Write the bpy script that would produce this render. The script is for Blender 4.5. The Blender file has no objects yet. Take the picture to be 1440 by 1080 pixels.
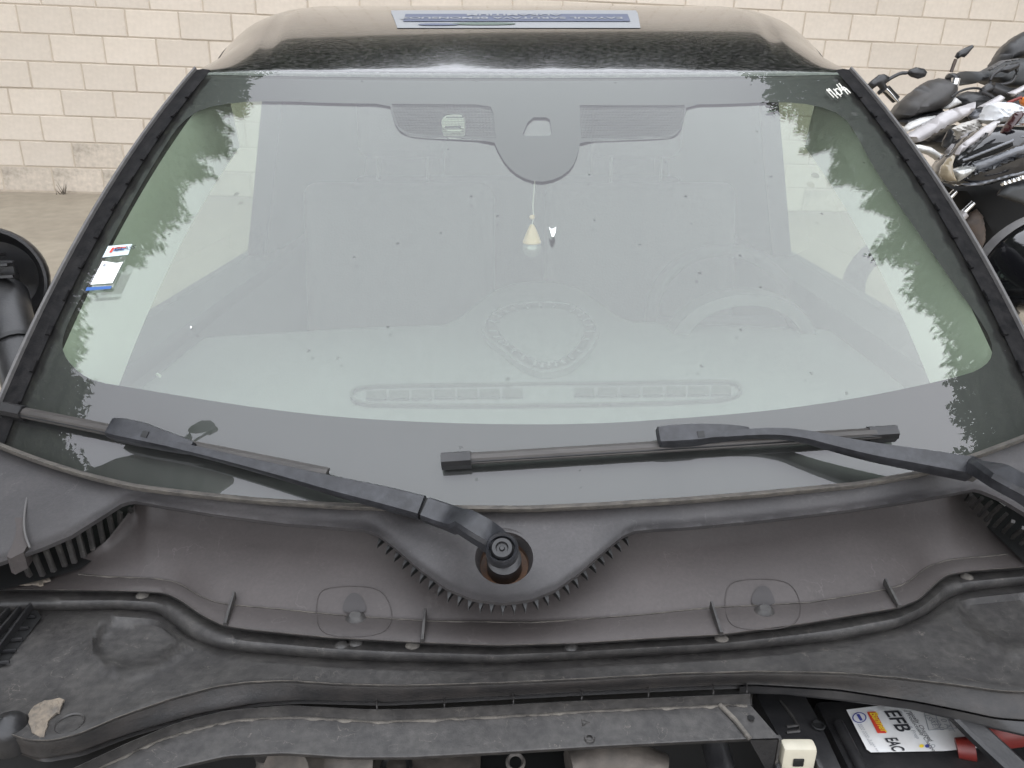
import bpy, bmesh, math, random
import numpy as np
from mathutils import Vector, Matrix
from mathutils.geometry import delaunay_2d_cdt
random.seed(7); rng = np.random.default_rng(7)
R = math.radians
SC = bpy.context.scene
COL = SC.collection

# ------------------------------------------------------------------ camera, sky, sun, exposure
FPX, PITCH, CAMZ = 1050.0, R(21.5), 1.42
CAM = Vector((0, 0, CAMZ))
cd = bpy.data.cameras.new('camera'); cam = bpy.data.objects.new('camera', cd); COL.objects.link(cam)
cd.sensor_width = 36; cd.lens = 36 * FPX / 1440; cd.clip_start = .02; cd.clip_end = 500
cam.location = CAM; cam.rotation_euler = (R(90) - PITCH, 0, 0); SC.camera = cam
W = bpy.data.worlds.new('World'); SC.world = W; W.use_nodes = True
nt = W.node_tree; bg = nt.nodes['Background']
sky = nt.nodes.new('ShaderNodeTexSky'); sky.sky_type = 'NISHITA'; sky.sun_disc = False
sky.sun_elevation = R(28); sky.sun_rotation = R(82); sky.air_density = 1.0; sky.dust_density = 6; sky.ozone_density = 1
hs = nt.nodes.new('ShaderNodeHueSaturation'); hs.inputs['Saturation'].default_value = .12
nt.links.new(sky.outputs[0], hs.inputs['Color'])
mxw = nt.nodes.new('ShaderNodeMix'); mxw.data_type = 'RGBA'; mxw.inputs[0].default_value = .65
nt.links.new(hs.outputs[0], mxw.inputs[6]); mxw.inputs[7].default_value = (16.5, 17.1, 18.4, 1)   # even cloud deck
nt.links.new(mxw.outputs[2], bg.inputs['Color']); bg.inputs['Strength'].default_value = .15
sl = bpy.data.lights.new('sun', 'SUN'); sl.energy = .6; sl.angle = R(25); sl.color = (1, .96, .9)
so = bpy.data.objects.new('sun', sl); COL.objects.link(so); so.rotation_euler = (R(62), 0, R(180 - 82))
VS = SC.view_settings; VS.view_transform = 'Standard'; VS.look = 'None'; VS.gamma = 1; VS.exposure = .8
SC.cycles.use_denoising = True; SC.cycles.use_adaptive_sampling = True; SC.cycles.adaptive_threshold = .02; SC.cycles.max_bounces = 5; SC.cycles.diffuse_bounces = 2; SC.cycles.glossy_bounces = 3; SC.cycles.transparent_max_bounces = 16
SC.cycles.caustics_reflective = False; SC.cycles.caustics_refractive = False

# ------------------------------------------------------------------ pixel -> place helpers (photograph is 1440 x 1080)
def ray(x, y):
    a, b = (x - 720) / FPX, (540 - y) / FPX
    return Vector((a, math.cos(PITCH) + b * math.sin(PITCH), -math.sin(PITCH) + b * math.cos(PITCH)))
def PZ(x, y, z):
    d = ray(x, y); return CAM + d * ((z - CAMZ) / d.z)
def PY(x, y, Y):
    d = ray(x, y); return CAM + d * (Y / d.y)
def proj(P):
    q = Vector(P) - CAM
    dz = q.y * math.cos(PITCH) - q.z * math.sin(PITCH)
    if dz < .05: return (-9999, -9999)
    return 720 + FPX * q.x / dz, 540 - FPX * (q.y * math.sin(PITCH) + q.z * math.cos(PITCH)) / dz
def itp(pts):
    xs = [p[0] for p in pts]; ys = [p[1] for p in pts]
    def f(x):
        return float(np.interp(x, xs, ys))
    return f
def smooth_itp(pts, w=14):
    g = itp(pts)
    return lambda x: sum(g(x + k * w / 3) * c for k, c in ((-3, .1), (-2, .14), (-1, .17), (0, .18), (1, .17), (2, .14), (3, .1)))

# ------------------------------------------------------------------ materials
MATS = {}
def nodes(name):
    m = bpy.data.materials.new(name); m.use_nodes = True; MATS[name] = m
    return m, m.node_tree, m.node_tree.nodes['Principled BSDF']
def mat(name, col, rough=.6, var=None, scale=30, metal=0, bump=0, bscale=200, coat=0, spec=.5, lo=.35, hi=.7, fine=None, stretch=None, rand=0, fa=.3, stain=None, sscale=14):
    """plain colour, optionally mixed with a second colour by noise, plus fine relief"""
    m, t, b = nodes(name); N, L = t.nodes, t.links
    b.inputs['Roughness'].default_value = rough; b.inputs['Metallic'].default_value = metal
    b.inputs['Coat Weight'].default_value = coat; b.inputs['Coat Roughness'].default_value = .06
    b.inputs['Specular IOR Level'].default_value = spec
    tc = N.new('ShaderNodeTexCoord'); src = tc.outputs['Object']
    if stretch:
        mp = N.new('ShaderNodeMapping'); mp.inputs['Scale'].default_value = stretch; L.new(src, mp.inputs[0]); src = mp.outputs[0]
    c = None
    if var is not None:
        n = N.new('ShaderNodeTexNoise'); n.inputs['Scale'].default_value = scale; n.inputs['Detail'].default_value = 8; n.inputs['Roughness'].default_value = .65
        L.new(src, n.inputs['Vector'])
        r = N.new('ShaderNodeMapRange'); r.inputs[1].default_value = lo; r.inputs[2].default_value = hi; L.new(n.outputs[0], r.inputs[0])
        x = N.new('ShaderNodeMix'); x.data_type = 'RGBA'; L.new(r.outputs[0], x.inputs[0]); x.inputs[6].default_value = (*col, 1); x.inputs[7].default_value = (*var, 1)
        c = x.outputs[2]
        if fine:
            n2 = N.new('ShaderNodeTexNoise'); n2.inputs['Scale'].default_value = fine; n2.inputs['Detail'].default_value = 5; L.new(src, n2.inputs['Vector'])
            r2 = N.new('ShaderNodeMapRange'); r2.inputs[1].default_value = .3; r2.inputs[2].default_value = .75; r2.inputs[3].default_value = 1 - fa; r2.inputs[4].default_value = 1 + fa * 1.1; L.new(n2.outputs[0], r2.inputs[0])
            v = N.new('ShaderNodeMix'); v.data_type = 'RGBA'; v.blend_type = 'MULTIPLY'; v.inputs[0].default_value = 1; L.new(c, v.inputs[6]); L.new(r2.outputs[0], v.inputs[7]); c = v.outputs[2]
    if stain is not None:                        # dried tide lines: thin contours of a slow noise, and scattered specks
        n4 = N.new('ShaderNodeTexNoise'); n4.inputs['Scale'].default_value = sscale; n4.inputs['Detail'].default_value = 6; n4.inputs['Distortion'].default_value = .2; L.new(src, n4.inputs['Vector'])
        s1 = N.new('ShaderNodeMath'); s1.operation = 'PINGPONG'; s1.inputs[1].default_value = .06; L.new(n4.outputs[0], s1.inputs[0])
        s2 = N.new('ShaderNodeMapRange'); s2.inputs[1].default_value = .0; s2.inputs[2].default_value = .0035; s2.inputs[3].default_value = 1; s2.inputs[4].default_value = 0; L.new(s1.outputs[0], s2.inputs[0])
        n5 = N.new('ShaderNodeTexNoise'); n5.inputs['Scale'].default_value = sscale * 1.7; n5.inputs['Detail'].default_value = 4; L.new(src, n5.inputs['Vector'])
        s3 = N.new('ShaderNodeMapRange'); s3.inputs[1].default_value = .50; s3.inputs[2].default_value = .62; L.new(n5.outputs[0], s3.inputs[0])
        s4 = N.new('ShaderNodeMath'); s4.operation = 'MULTIPLY'; L.new(s2.outputs[0], s4.inputs[0]); L.new(s3.outputs[0], s4.inputs[1])
        vo = N.new('ShaderNodeTexVoronoi'); vo.inputs['Scale'].default_value = 130; L.new(src, vo.inputs['Vector'])
        s5 = N.new('ShaderNodeMapRange'); s5.inputs[1].default_value = .05; s5.inputs[2].default_value = .12; s5.inputs[3].default_value = .7; s5.inputs[4].default_value = 0; L.new(vo.outputs['Distance'], s5.inputs[0])
        sc5 = N.new('ShaderNodeSeparateColor'); L.new(vo.outputs['Color'], sc5.inputs[0]); g5 = N.new('ShaderNodeMath'); g5.operation = 'GREATER_THAN'; g5.inputs[1].default_value = .80; L.new(sc5.outputs[0], g5.inputs[0])
        s6 = N.new('ShaderNodeMath'); s6.operation = 'MULTIPLY'; L.new(s5.outputs[0], s6.inputs[0]); L.new(g5.outputs[0], s6.inputs[1])
        s7 = N.new('ShaderNodeMath'); s7.operation = 'MAXIMUM'; L.new(s4.outputs[0], s7.inputs[0]); L.new(s6.outputs[0], s7.inputs[1])
        s8 = N.new('ShaderNodeMath'); s8.operation = 'MULTIPLY'; s8.inputs[1].default_value = .38; L.new(s7.outputs[0], s8.inputs[0])
        xs8 = N.new('ShaderNodeMix'); xs8.data_type = 'RGBA'; L.new(s8.outputs[0], xs8.inputs[0]); L.new(c, xs8.inputs[6]); xs8.inputs[7].default_value = (*stain, 1); c = xs8.outputs[2]
    if rand:
        oi = N.new('ShaderNodeObjectInfo'); rr = N.new('ShaderNodeMapRange'); rr.inputs[3].default_value = 1 - rand; rr.inputs[4].default_value = 1 + rand * .4
        L.new(oi.outputs['Random'], rr.inputs[0]); v = N.new('ShaderNodeMix'); v.data_type = 'RGBA'; v.blend_type = 'MULTIPLY'; v.inputs[0].default_value = 1
        if c is None: v.inputs[6].default_value = (*col, 1)
        else: L.new(c, v.inputs[6])
        L.new(rr.outputs[0], v.inputs[7]); c = v.outputs[2]
    if c is None: b.inputs['Base Color'].default_value = (*col, 1)
    else: L.new(c, b.inputs['Base Color'])
    if bump:
        n3 = N.new('ShaderNodeTexNoise'); n3.inputs['Scale'].default_value = bscale; n3.inputs['Detail'].default_value = 4; L.new(src, n3.inputs['Vector'])
        bp = N.new('ShaderNodeBump'); bp.inputs['Strength'].default_value = bump; bp.inputs['Distance'].default_value = .002; L.new(n3.outputs[0], bp.inputs['Height']); L.new(bp.outputs[0], b.inputs['Normal'])
    return m

def glass_mat(name, tint, dust, refl=1.85, spots=True):
    m, t, b = nodes(name); N, L = t.nodes, t.links; N.remove(b); out = N['Material Output']
    tr = N.new('ShaderNodeBsdfTransparent'); tr.inputs[0].default_value = (*tint, 1)
    gl = N.new('ShaderNodeBsdfGlossy'); gl.inputs['Roughness'].default_value = .0; gl.inputs['Color'].default_value = (1, .965, 1, 1)
    ge = N.new('ShaderNodeNewGeometry'); dp = N.new('ShaderNodeVectorMath'); dp.operation = 'DOT_PRODUCT'; L.new(ge.outputs['Normal'], dp.inputs[0]); L.new(ge.outputs['Incoming'], dp.inputs[1])
    ab = N.new('ShaderNodeMath'); ab.operation = 'ABSOLUTE'; L.new(dp.outputs['Value'], ab.inputs[0])
    om = N.new('ShaderNodeMath'); om.operation = 'SUBTRACT'; om.inputs[0].default_value = 1; om.use_clamp = True; L.new(ab.outputs[0], om.inputs[1])
    pw = N.new('ShaderNodeMath'); pw.operation = 'POWER'; L.new(om.outputs[0], pw.inputs[0]); pw.inputs[1].default_value = 5      # Schlick, same from both faces
    ml = N.new('ShaderNodeMath'); ml.operation = 'MULTIPLY_ADD'; ml.inputs[1].default_value = .26 * refl; ml.inputs[2].default_value = .043 * refl; ml.use_clamp = True; L.new(pw.outputs[0], ml.inputs[0])
    mx = N.new('ShaderNodeMixShader'); L.new(ml.outputs[0], mx.inputs[0]); L.new(tr.outputs[0], mx.inputs[1]); L.new(gl.outputs[0], mx.inputs[2])
    df = N.new('ShaderNodeBsdfDiffuse'); df.inputs[0].default_value = (.52, .50, .47, 1)
    tc = N.new('ShaderNodeTexCoord')
    mp = N.new('ShaderNodeMapping'); mp.inputs['Scale'].default_value = (3, .3, .3); L.new(tc.outputs['Object'], mp.inputs[0])
    n1 = N.new('ShaderNodeTexNoise'); n1.inputs['Scale'].default_value = 28; n1.inputs['Detail'].default_value = 10; n1.inputs['Roughness'].default_value = .7; L.new(mp.outputs[0], n1.inputs[0])
    r1 = N.new('ShaderNodeMapRange'); r1.inputs[1].default_value = .3; r1.inputs[2].default_value = .75; r1.inputs[3].default_value = dust * .55; r1.inputs[4].default_value = dust * 1.6; L.new(n1.outputs[0], r1.inputs[0])
    fac = r1.outputs[0]
    if spots:
        def dots(scale, lo, hi, keep, rnd=1.0):
            v = N.new('ShaderNodeTexVoronoi'); v.inputs['Scale'].default_value = scale; L.new(tc.outputs['Object'], v.inputs['Vector'])
            nz = N.new('ShaderNodeTexNoise'); nz.inputs['Scale'].default_value = scale * 2.2; L.new(tc.outputs['Object'], nz.inputs[0])
            ad = N.new('ShaderNodeMath'); ad.operation = 'MULTIPLY_ADD'; L.new(nz.outputs[0], ad.inputs[0]); ad.inputs[1].default_value = .16; L.new(v.outputs['Distance'], ad.inputs[2])
            a = N.new('ShaderNodeMapRange'); a.inputs[1].default_value = lo + .08; a.inputs[2].default_value = hi + .08; a.inputs[3].default_value = 1; a.inputs[4].default_value = 0; L.new(ad.outputs[0], a.inputs[0])
            s = N.new('ShaderNodeSeparateColor'); L.new(v.outputs['Color'], s.inputs[0])
            g = N.new('ShaderNodeMath'); g.operation = 'GREATER_THAN'; g.inputs[1].default_value = 1 - keep; L.new(s.outputs[0], g.inputs[0])
            p = N.new('ShaderNodeMath'); p.operation = 'MULTIPLY'; L.new(a.outputs[0], p.inputs[0]); L.new(g.outputs[0], p.inputs[1]); return p.outputs[0]
        d1 = dots(17, .08, .11, .30)      # washed-off rain marks (cleaner glass)
        d3 = dots(50, .09, .13, .10)
        mu = N.new('ShaderNodeMath'); mu.operation = 'MAXIMUM'; L.new(d1, mu.inputs[0]); L.new(d3, mu.inputs[1]); dirt = mu.outputs[0]
        d2 = dots(70, .03, .06, .035)      # dried specks
        ad = N.new('ShaderNodeMath'); ad.operation = 'MULTIPLY_ADD'; L.new(d2, ad.inputs[0]); ad.inputs[1].default_value = .12; L.new(fac, ad.inputs[2]); fac = ad.outputs[0]
    m2 = N.new('ShaderNodeMixShader'); L.new(fac, m2.inputs[0]); L.new(mx.outputs[0], m2.inputs[1]); L.new(df.outputs[0], m2.inputs[2])
    res = m2.outputs[0]
    if spots:                                    # dirty drops dried on the glass
        dk = N.new('ShaderNodeBsdfDiffuse'); dk.inputs[0].default_value = (.10, .10, .095, 1)
        k5 = N.new('ShaderNodeMath'); k5.operation = 'MULTIPLY'; k5.inputs[1].default_value = .32; L.new(dirt, k5.inputs[0])
        m3 = N.new('ShaderNodeMixShader'); L.new(k5.outputs[0], m3.inputs[0]); L.new(res, m3.inputs[1]); L.new(dk.outputs[0], m3.inputs[2]); res = m3.outputs[0]
    L.new(res, out.inputs['Surface']); return m

mat('ground', (.24, .205, .155), .9, (.31, .268, .205), 1.1, bump=.2, bscale=60, fine=9, fa=.10, lo=.3, hi=.7)
mat('block', (.57, .50, .415), .9, (.63, .56, .475), 1.2, bump=.2, bscale=160, fine=24, fa=.05, rand=.07)
mat('block_stained', (.33, .29, .235), .92, (.56, .49, .405), 3.5, bump=.4, bscale=160, fine=22, fa=.14, lo=.34, hi=.50, rand=.10)
mat('mortar', (.42, .355, .28), .95, (.52, .445, .355), 8)
mat('paint', (.006, .006, .007), .10, (.06, .057, .055), 210, coat=.7, bump=.16, bscale=200, stretch=(.45, 1.3, 1), lo=.47, hi=.60)
mat('pillar_paint', (.006, .006, .007), .35, (.03, .028, .027), 110, coat=0, spec=.10, bump=.2, bscale=200, lo=.48, hi=.7)
mat('gasket', (.007, .007, .0075), .6, (.018, .017, .017), 60, spec=.06, bump=.3, bscale=300)
mat('rubber', (.011, .0105, .0105), .55, (.028, .024, .022), 40, bump=.2, bscale=300)
mat('trim_grey', (.085, .082, .082), .5, (.12, .115, .11), 60, spec=.3)
mat('cowl', (.024, .0228, .0238), .5, (.057, .0525, .052), 8, bump=.12, bscale=900, fine=300, fa=.14, lo=.3, hi=.75, stain=(.12, .115, .11), sscale=12)
mat('scuttle', (.036, .0305, .029), .6, (.055, .0465, .044), 5, bump=.08, bscale=800, fine=260, fa=.10, lo=.3, hi=.7, stain=(.11, .10, .095), sscale=9)
mat('scuttle_dark', (.030, .027, .027), .7)
mat('dusty', (.027, .0252, .0242), .5, (.046, .043, .040), 30, bump=.15, bscale=500, fine=120, fa=.2, lo=.40, hi=.66, stain=(.22, .195, .165), sscale=24)
mat('mud', (.20, .165, .125), .95, (.09, .08, .07), 90, bump=.8, bscale=120)
mat('crust', (.13, .117, .10), .95, (.05, .046, .043), 70, bump=.8, bscale=160)
mat('rust', (.20, .10, .05), .85, (.07, .05, .04), 40, bump=.4)
mat('wiper', (.013, .0135, .016), .42, (.028, .029, .033), 50, bump=.12, bscale=500, fine=120)
mat('blade', (.028, .025, .023), .45, (.06, .054, .049), 40, stretch=(.3, 3, 3))
mat('black', (.006, .006, .006), .5)
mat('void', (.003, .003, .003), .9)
mat('plastic', (.011, .011, .012), .4, (.026, .025, .025), 30, bump=.15, bscale=300)
mat('gloss_black', (.006, .006, .007), .08, (.02, .02, .02), 40, coat=.5, lo=.55, hi=.8)
mat('engine', (.10, .085, .072), .6, (.05, .045, .04), 20, metal=.3, bump=.4, bscale=90, fine=60)
mat('pipe', (.17, .155, .14), .5, (.08, .075, .07), 30, metal=.4)
mat('frit', (.010, .009, .011), .35)
mat('dash', (.12, .125, .13), .75, (.10, .105, .11), 40, bump=.3, bscale=500)
mat('dash_dark', (.045, .047, .048), .6)
mat('cabin', (.020, .021, .022), .8, (.028, .028, .03), 20)
mat('seat', (.020, .020, .022), .9, (.03, .03, .032), 30, bump=.3)
mat('lining', (.62, .63, .58), .9)
mat('wood', (.60, .40, .24), .5, (.52, .33, .19), 40, stretch=(1, 1, 6))
mat('white_plastic', (.75, .74, .68), .4, (.62, .60, .53), 40)
mat('cream_plastic', (.46, .43, .34), .4, (.38, .35, .28), 30)
mat('paper', (.80, .82, .80), .7)
mat('label_white', (.70, .70, .69), .45, (.55, .52, .48), 18, lo=.5, hi=.9)
mat('label_tint', (.52, .62, .66), .6)
mat('blue', (.03, .10, .30), .5)
mat('ink', (.03, .03, .035), .6)
mat('ink_blue', (.05, .06, .25), .6)
mat('ink_grey', (.30, .31, .33), .6)
mat('red', (.55, .05, .03), .5)
mat('red_cap', (.20, .022, .015), .45, (.10, .012, .01), 30)
mat('yellow', (.75, .55, .04), .5)
mat('sign_white', (.24, .245, .25), .6)
mat('sign_blue', (.075, .088, .135), .6)
mat('sign_green', (.09, .12, .10), .6)
mat('tank_matte', (.025, .024, .024), .45, (.06, .055, .05), 8, bump=.05)
mat('silver', (.46, .44, .44), .38, (.36, .34, .34), 12, metal=.15, coat=.2)
mat('white_paint', (.72, .72, .70), .35, (.55, .53, .50), 14)
mat('chrome', (.7, .7, .7), .18, metal=1)
mat('dark_bike', (.015, .015, .016), .35, (.035, .034, .034), 25)
mat('scooter_black', (.010, .010, .012), .12, (.03, .03, .033), 10, coat=.7, lo=.5, hi=.8)
mat('scooter_grey', (.16, .165, .18), .3, (.10, .105, .115), 10, metal=.2, coat=.4)
mat('lens', (.30, .25, .17), .15, (.16, .13, .09), 14, coat=.6)
mat('clear_lens', (.55, .55, .52), .12, (.15, .15, .15), 40, coat=.6, metal=.4)
mat('orange', (.75, .22, .03), .25, coat=.5)
mat('maroon', (.035, .010, .011), .25, coat=.4)
mat('bag', (.72, .73, .74), .5, (.55, .56, .58), 12, bump=1, bscale=50)
mat('cloth', (.55, .53, .50), .9, (.36, .34, .31), 30, bump=1, bscale=60)
mat('brown', (.09, .065, .05), .6, (.05, .04, .035), 20)
mat('tyre', (.012, .012, .012), .8, (.025, .024, .023), 40, bump=.4)
mat('bark', (.10, .08, .06), .9, (.05, .04, .03), 20, bump=1)
mat('leaf', (.035, .05, .018), .7, (.06, .08, .03), 2, rand=.2)
glass_mat('windscreen_glass', (.86, .92, .85), .018, 1.42)
glass_mat('inner_glass', (.90, .94, .89), .020, 2.2, spots=False)
glass_mat('window_glass', (.45, .51, .46), .03, spots=False)
glass_mat('clear_glass', (.93, .95, .94), .06, spots=False)
glass_mat('pouch', (.78, .84, .84), .10, spots=False)
# half-tone print of the sun visor band: black dots with clear gaps
m, t, b = nodes('halftone'); N_, L_ = t.nodes, t.links
tc = N_.new('ShaderNodeTexCoord'); v = N_.new('ShaderNodeTexVoronoi'); v.inputs['Scale'].default_value = 420; v.inputs['Randomness'].default_value = 0
L_.new(tc.outputs['Object'], v.inputs['Vector']); g = N_.new('ShaderNodeMath'); g.operation = 'LESS_THAN'; g.inputs[1].default_value = .47; L_.new(v.outputs['Distance'], g.inputs[0])
L_.new(g.outputs[0], b.inputs['Alpha']); b.inputs['Base Color'].default_value = (.012, .011, .013, 1); b.inputs['Roughness'].default_value = .4
M = MATS

# ------------------------------------------------------------------ mesh helpers
def link(o, parent):
    COL.objects.link(o)
    if parent is not None:
        o.parent = parent
        if parent.type == 'EMPTY':
            o.matrix_parent_inverse = Matrix.Translation(-Vector(parent.location))
    return o
def mk(name, vs, fs, m, parent=None, smooth=True, sharp=None):
    me = bpy.data.meshes.new(name); me.from_pydata([tuple(v) for v in vs], [], fs); me.validate()
    bm = bmesh.new(); bm.from_mesh(me); bmesh.ops.recalc_face_normals(bm, faces=bm.faces); bm.to_mesh(me); bm.free()
    return mkm(name, me, m, parent, smooth, sharp)
def mkm(name, me, m, parent=None, smooth=True, sharp=None):
    me.materials.append(M[m] if isinstance(m, str) else m)
    me.polygons.foreach_set('use_smooth', [smooth] * len(me.polygons))
    if smooth: me.set_sharp_from_angle(angle=sharp if sharp else R(38))
    return link(bpy.data.objects.new(name, me), parent)
def bmk(name, bm, m, parent=None, smooth=True, sharp=None):
    me = bpy.data.meshes.new(name); bmesh.ops.recalc_face_normals(bm, faces=bm.faces); bm.to_mesh(me); bm.free()
    return mkm(name, me, m, parent, smooth, sharp)
def tag(o, label, cat=None, group=None, kind=None):
    if label: o['label'] = label
    if cat: o['category'] = cat
    if group: o['group'] = group
    if kind: o['kind'] = kind
    return o
def empty(name, loc):
    o = bpy.data.objects.new(name, None); o.location = loc; o.empty_display_size = .1; COL.objects.link(o); return o
def rowgrid(name, rows, m, parent, closed=False, smooth=True, sharp=None):
    n = len(rows[0]); vs = [p for r in rows for p in r]; fs = []
    for i in range(len(rows) - 1):
        for j in range(n - 1 if not closed else n):
            k = (j + 1) % n
            fs.append((i * n + j, i * n + k, (i + 1) * n + k, (i + 1) * n + j))
    return mk(name, vs, fs, m, parent, smooth, sharp)
def inpoly(x, y, poly):
    c = False; j = len(poly) - 1
    for i in range(len(poly)):
        xi, yi = poly[i]; xj, yj = poly[j]
        if (yi > y) != (yj > y) and x < (xj - xi) * (y - yi) / (yj - yi) + xi: c = not c
        j = i
    return c
def dens(poly, step):
    out = []
    for i in range(len(poly)):
        a = Vector(poly[i][:2]); b = Vector(poly[(i + 1) % len(poly)][:2]); k = max(1, int((b - a).length / step))
        out += [tuple(a + (b - a) * (q / k)) for q in range(k)]
    return out
def chaikin(poly, n=2, closed=True):
    for _ in range(n):
        o = []
        L = len(poly)
        for i in range(L if closed else L - 1):
            a = Vector(poly[i]); b = Vector(poly[(i + 1) % L]); o += [tuple(a * .75 + b * .25), tuple(a * .25 + b * .75)]
        if not closed: o = [tuple(poly[0])] + o + [tuple(poly[-1])]
        poly = o
    return poly
def tri(outer, holes=(), step=12):
    """constrained triangulation of an outline in the photograph's pixels"""
    outer = dens(outer, step); holes = [dens(h, step) for h in holes]
    vs, es = [], []
    for lp in [outer] + holes:
        s = len(vs); vs += [Vector(p) for p in lp]; es += [(s + i, s + (i + 1) % len(lp)) for i in range(len(lp))]
    xs = [p[0] for p in outer]; ys = [p[1] for p in outer]
    oa = np.array(outer)
    y = min(ys) + step * .5; odd = 0
    while y < max(ys):
        x = min(xs) + step * (.25 + .5 * odd)
        while x < max(xs):
            if inpoly(x, y, outer) and not any(inpoly(x, y, h) for h in holes): vs.append(Vector((x, y)))
            x += step
        y += step * .87; odd = 1 - odd
    ov, oe, of, *_ = delaunay_2d_cdt(vs, es, [], 0, 1e-4)
    fs = []
    for f in of:
        c = sum((ov[i] for i in f), Vector((0, 0))) / len(f)
        if inpoly(c.x, c.y, outer) and not any(inpoly(c.x, c.y, h) for h in holes): fs.append(tuple(f))
    return [tuple(p) for p in ov], fs, [outer] + holes
def sheet(name, outer, mapper, m, parent, holes=(), step=12, skirt=None, sharp=None, smooth=True):
    """a real surface over an outline; skirt gives its turned-down edge (world vector)"""
    vv, fs, loops = tri(outer, holes, step)
    bm = bmesh.new(); vb = [bm.verts.new(mapper(*p)) for p in vv]
    for f in fs:
        try: bm.faces.new([vb[i] for i in f])
        except ValueError: pass
    bmesh.ops.delete(bm, geom=[v for v in bm.verts if not v.link_faces], context='VERTS')
    bmesh.ops.recalc_face_normals(bm, faces=bm.faces)
    if sum(f.normal.z for f in bm.faces) < 0: bmesh.ops.reverse_faces(bm, faces=bm.faces)
    if skirt is not None:
        be = [e for e in bm.edges if e.is_boundary]
        r = bmesh.ops.extrude_edge_only(bm, edges=be)
        bmesh.ops.translate(bm, verts=[v for v in r['geom'] if isinstance(v, bmesh.types.BMVert)], vec=Vector(skirt))
    me = bpy.data.meshes.new(name); bm.to_mesh(me); bm.free()
    return mkm(name, me, m, parent, smooth, sharp)
def puff(name, outer, Y, th, m, parent, step=None, edge=None, rnd=0, tilt=0, sharp=None, mp=None):
    """a rounded solid with the given outline standing at distance Y and bulging th metres to both sides"""
    xs = [p[0] for p in outer]; ys = [p[1] for p in outer]
    step = step or max(2.0, min(max(xs) - min(xs), max(ys) - min(ys)) / 9)
    vv, fs, loops = tri(outer, (), step)
    lo = np.array(loops[0]); nx = np.roll(lo, -1, 0)
    def dist(p):
        ab = nx - lo; t = np.clip(((np.array(p) - lo) * ab).sum(1) / np.maximum((ab ** 2).sum(1), 1e-9), 0, 1)
        return np.sqrt((((lo + ab * t[:, None]) - np.array(p)) ** 2).sum(1)).min()
    ds = [dist(p) for p in vv]; E = edge or max(ds)
    vs, n = [], len(vv)
    xm = (min(xs) + max(xs)) / 2; sp = max(max(xs) - min(xs), 1)
    for sgn in (-1, 1):
        for p, d in zip(vv, ds):
            q = min(d / E, 1); h = th * math.sqrt(max(0, 1 - (1 - q) ** 2))
            P = mp(*p) if mp else PY(p[0], p[1], Y + tilt * (p[0] - xm) / sp)
            if mp: P.x += sgn * h; vs.append(P); continue
            P.y += sgn * h + (random.uniform(-rnd, rnd) if rnd and q > .1 else 0)
            vs.append(P)
    F = [tuple(f) for f in fs] + [tuple(i + n for i in reversed(f)) for f in fs]
    me = bpy.data.meshes.new(name); bm = bmesh.new(); vb = [bm.verts.new(v) for v in vs]
    for f in F:
        try: bm.faces.new([vb[i] for i in f])
        except ValueError: pass
    bmesh.ops.remove_doubles(bm, verts=bm.verts, dist=1e-5)
    bmesh.ops.delete(bm, geom=[v for v in bm.verts if not v.link_faces], context='VERTS')
    return bmk(name, bm, m, parent, True, sharp or R(60))
def frame(pts, i):
    a = pts[max(i - 1, 0)]; b = pts[min(i + 1, len(pts) - 1)]; return (b - a).normalized()
def tube(name, pts, rad, m, parent, n=10, smooth_n=0, cap=True):
    pts = [Vector(p) for p in pts]
    if smooth_n: pts = [Vector(p) for p in chaikin([tuple(p) for p in pts], smooth_n, False)]
    rads = rad if isinstance(rad, (list, tuple)) else [rad] * len(pts)
    if len(rads) != len(pts): rads = list(np.interp(np.linspace(0, 1, len(pts)), np.linspace(0, 1, len(rads)), rads))
    rows = []
    for i, p in enumerate(pts):
        t = frame(pts, i); a = t.cross(Vector((0, 0, 1)))
        if a.length < .05: a = t.cross(Vector((0, 1, 0)))
        a.normalize(); b = t.cross(a).normalized()
        rows.append([p + (a * math.cos(2 * math.pi * k / n) + b * math.sin(2 * math.pi * k / n)) * rads[i] for k in range(n)])
    vs = [p for r in rows for p in r]; fs = []
    for i in range(len(rows) - 1):
        for j in range(n): fs.append((i * n + j, i * n + (j + 1) % n, (i + 1) * n + (j + 1) % n, (i + 1) * n + j))
    if cap: fs += [tuple(range(n)), tuple(range((len(rows) - 1) * n, len(rows) * n))]
    return mk(name, vs, fs, m, parent, True, R(50))
def beam(name, pts, wid, hei, nrm, m, parent, bev=.25, taper=.72):
    """bar with a bevelled section: wid across, hei along the normal, following pts (base line)"""
    pts = [Vector(p) for p in pts]; n = len(pts)
    wid = wid if isinstance(wid, (list, tuple)) else [wid] * n; hei = hei if isinstance(hei, (list, tuple)) else [hei] * n
    nr = nrm if isinstance(nrm, (list, tuple)) and not isinstance(nrm[0], (int, float)) else [nrm] * n
    rows = []
    for i, p in enumerate(pts):
        t = frame(pts, i); up = Vector(nr[i]).normalized(); s = t.cross(up).normalized(); up = s.cross(t).normalized()
        w, h = wid[i] / 2, hei[i]
        prof = [(-w, 0), (-w, h * (1 - bev)), (-w * taper, h), (w * taper, h), (w, h * (1 - bev)), (w, 0)]
        rows.append([p + s * x + up * y for x, y in prof])
    vs = [p for r in rows for p in r]; k = 6; fs = []
    for i in range(n - 1):
        for j in range(k): fs.append((i * k + j, i * k + (j + 1) % k, (i + 1) * k + (j + 1) % k, (i + 1) * k + j))
    fs += [tuple(range(k)), tuple(range((n - 1) * k, n * k))]
    return mk(name, vs, fs, m, parent, True, R(28))
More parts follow.
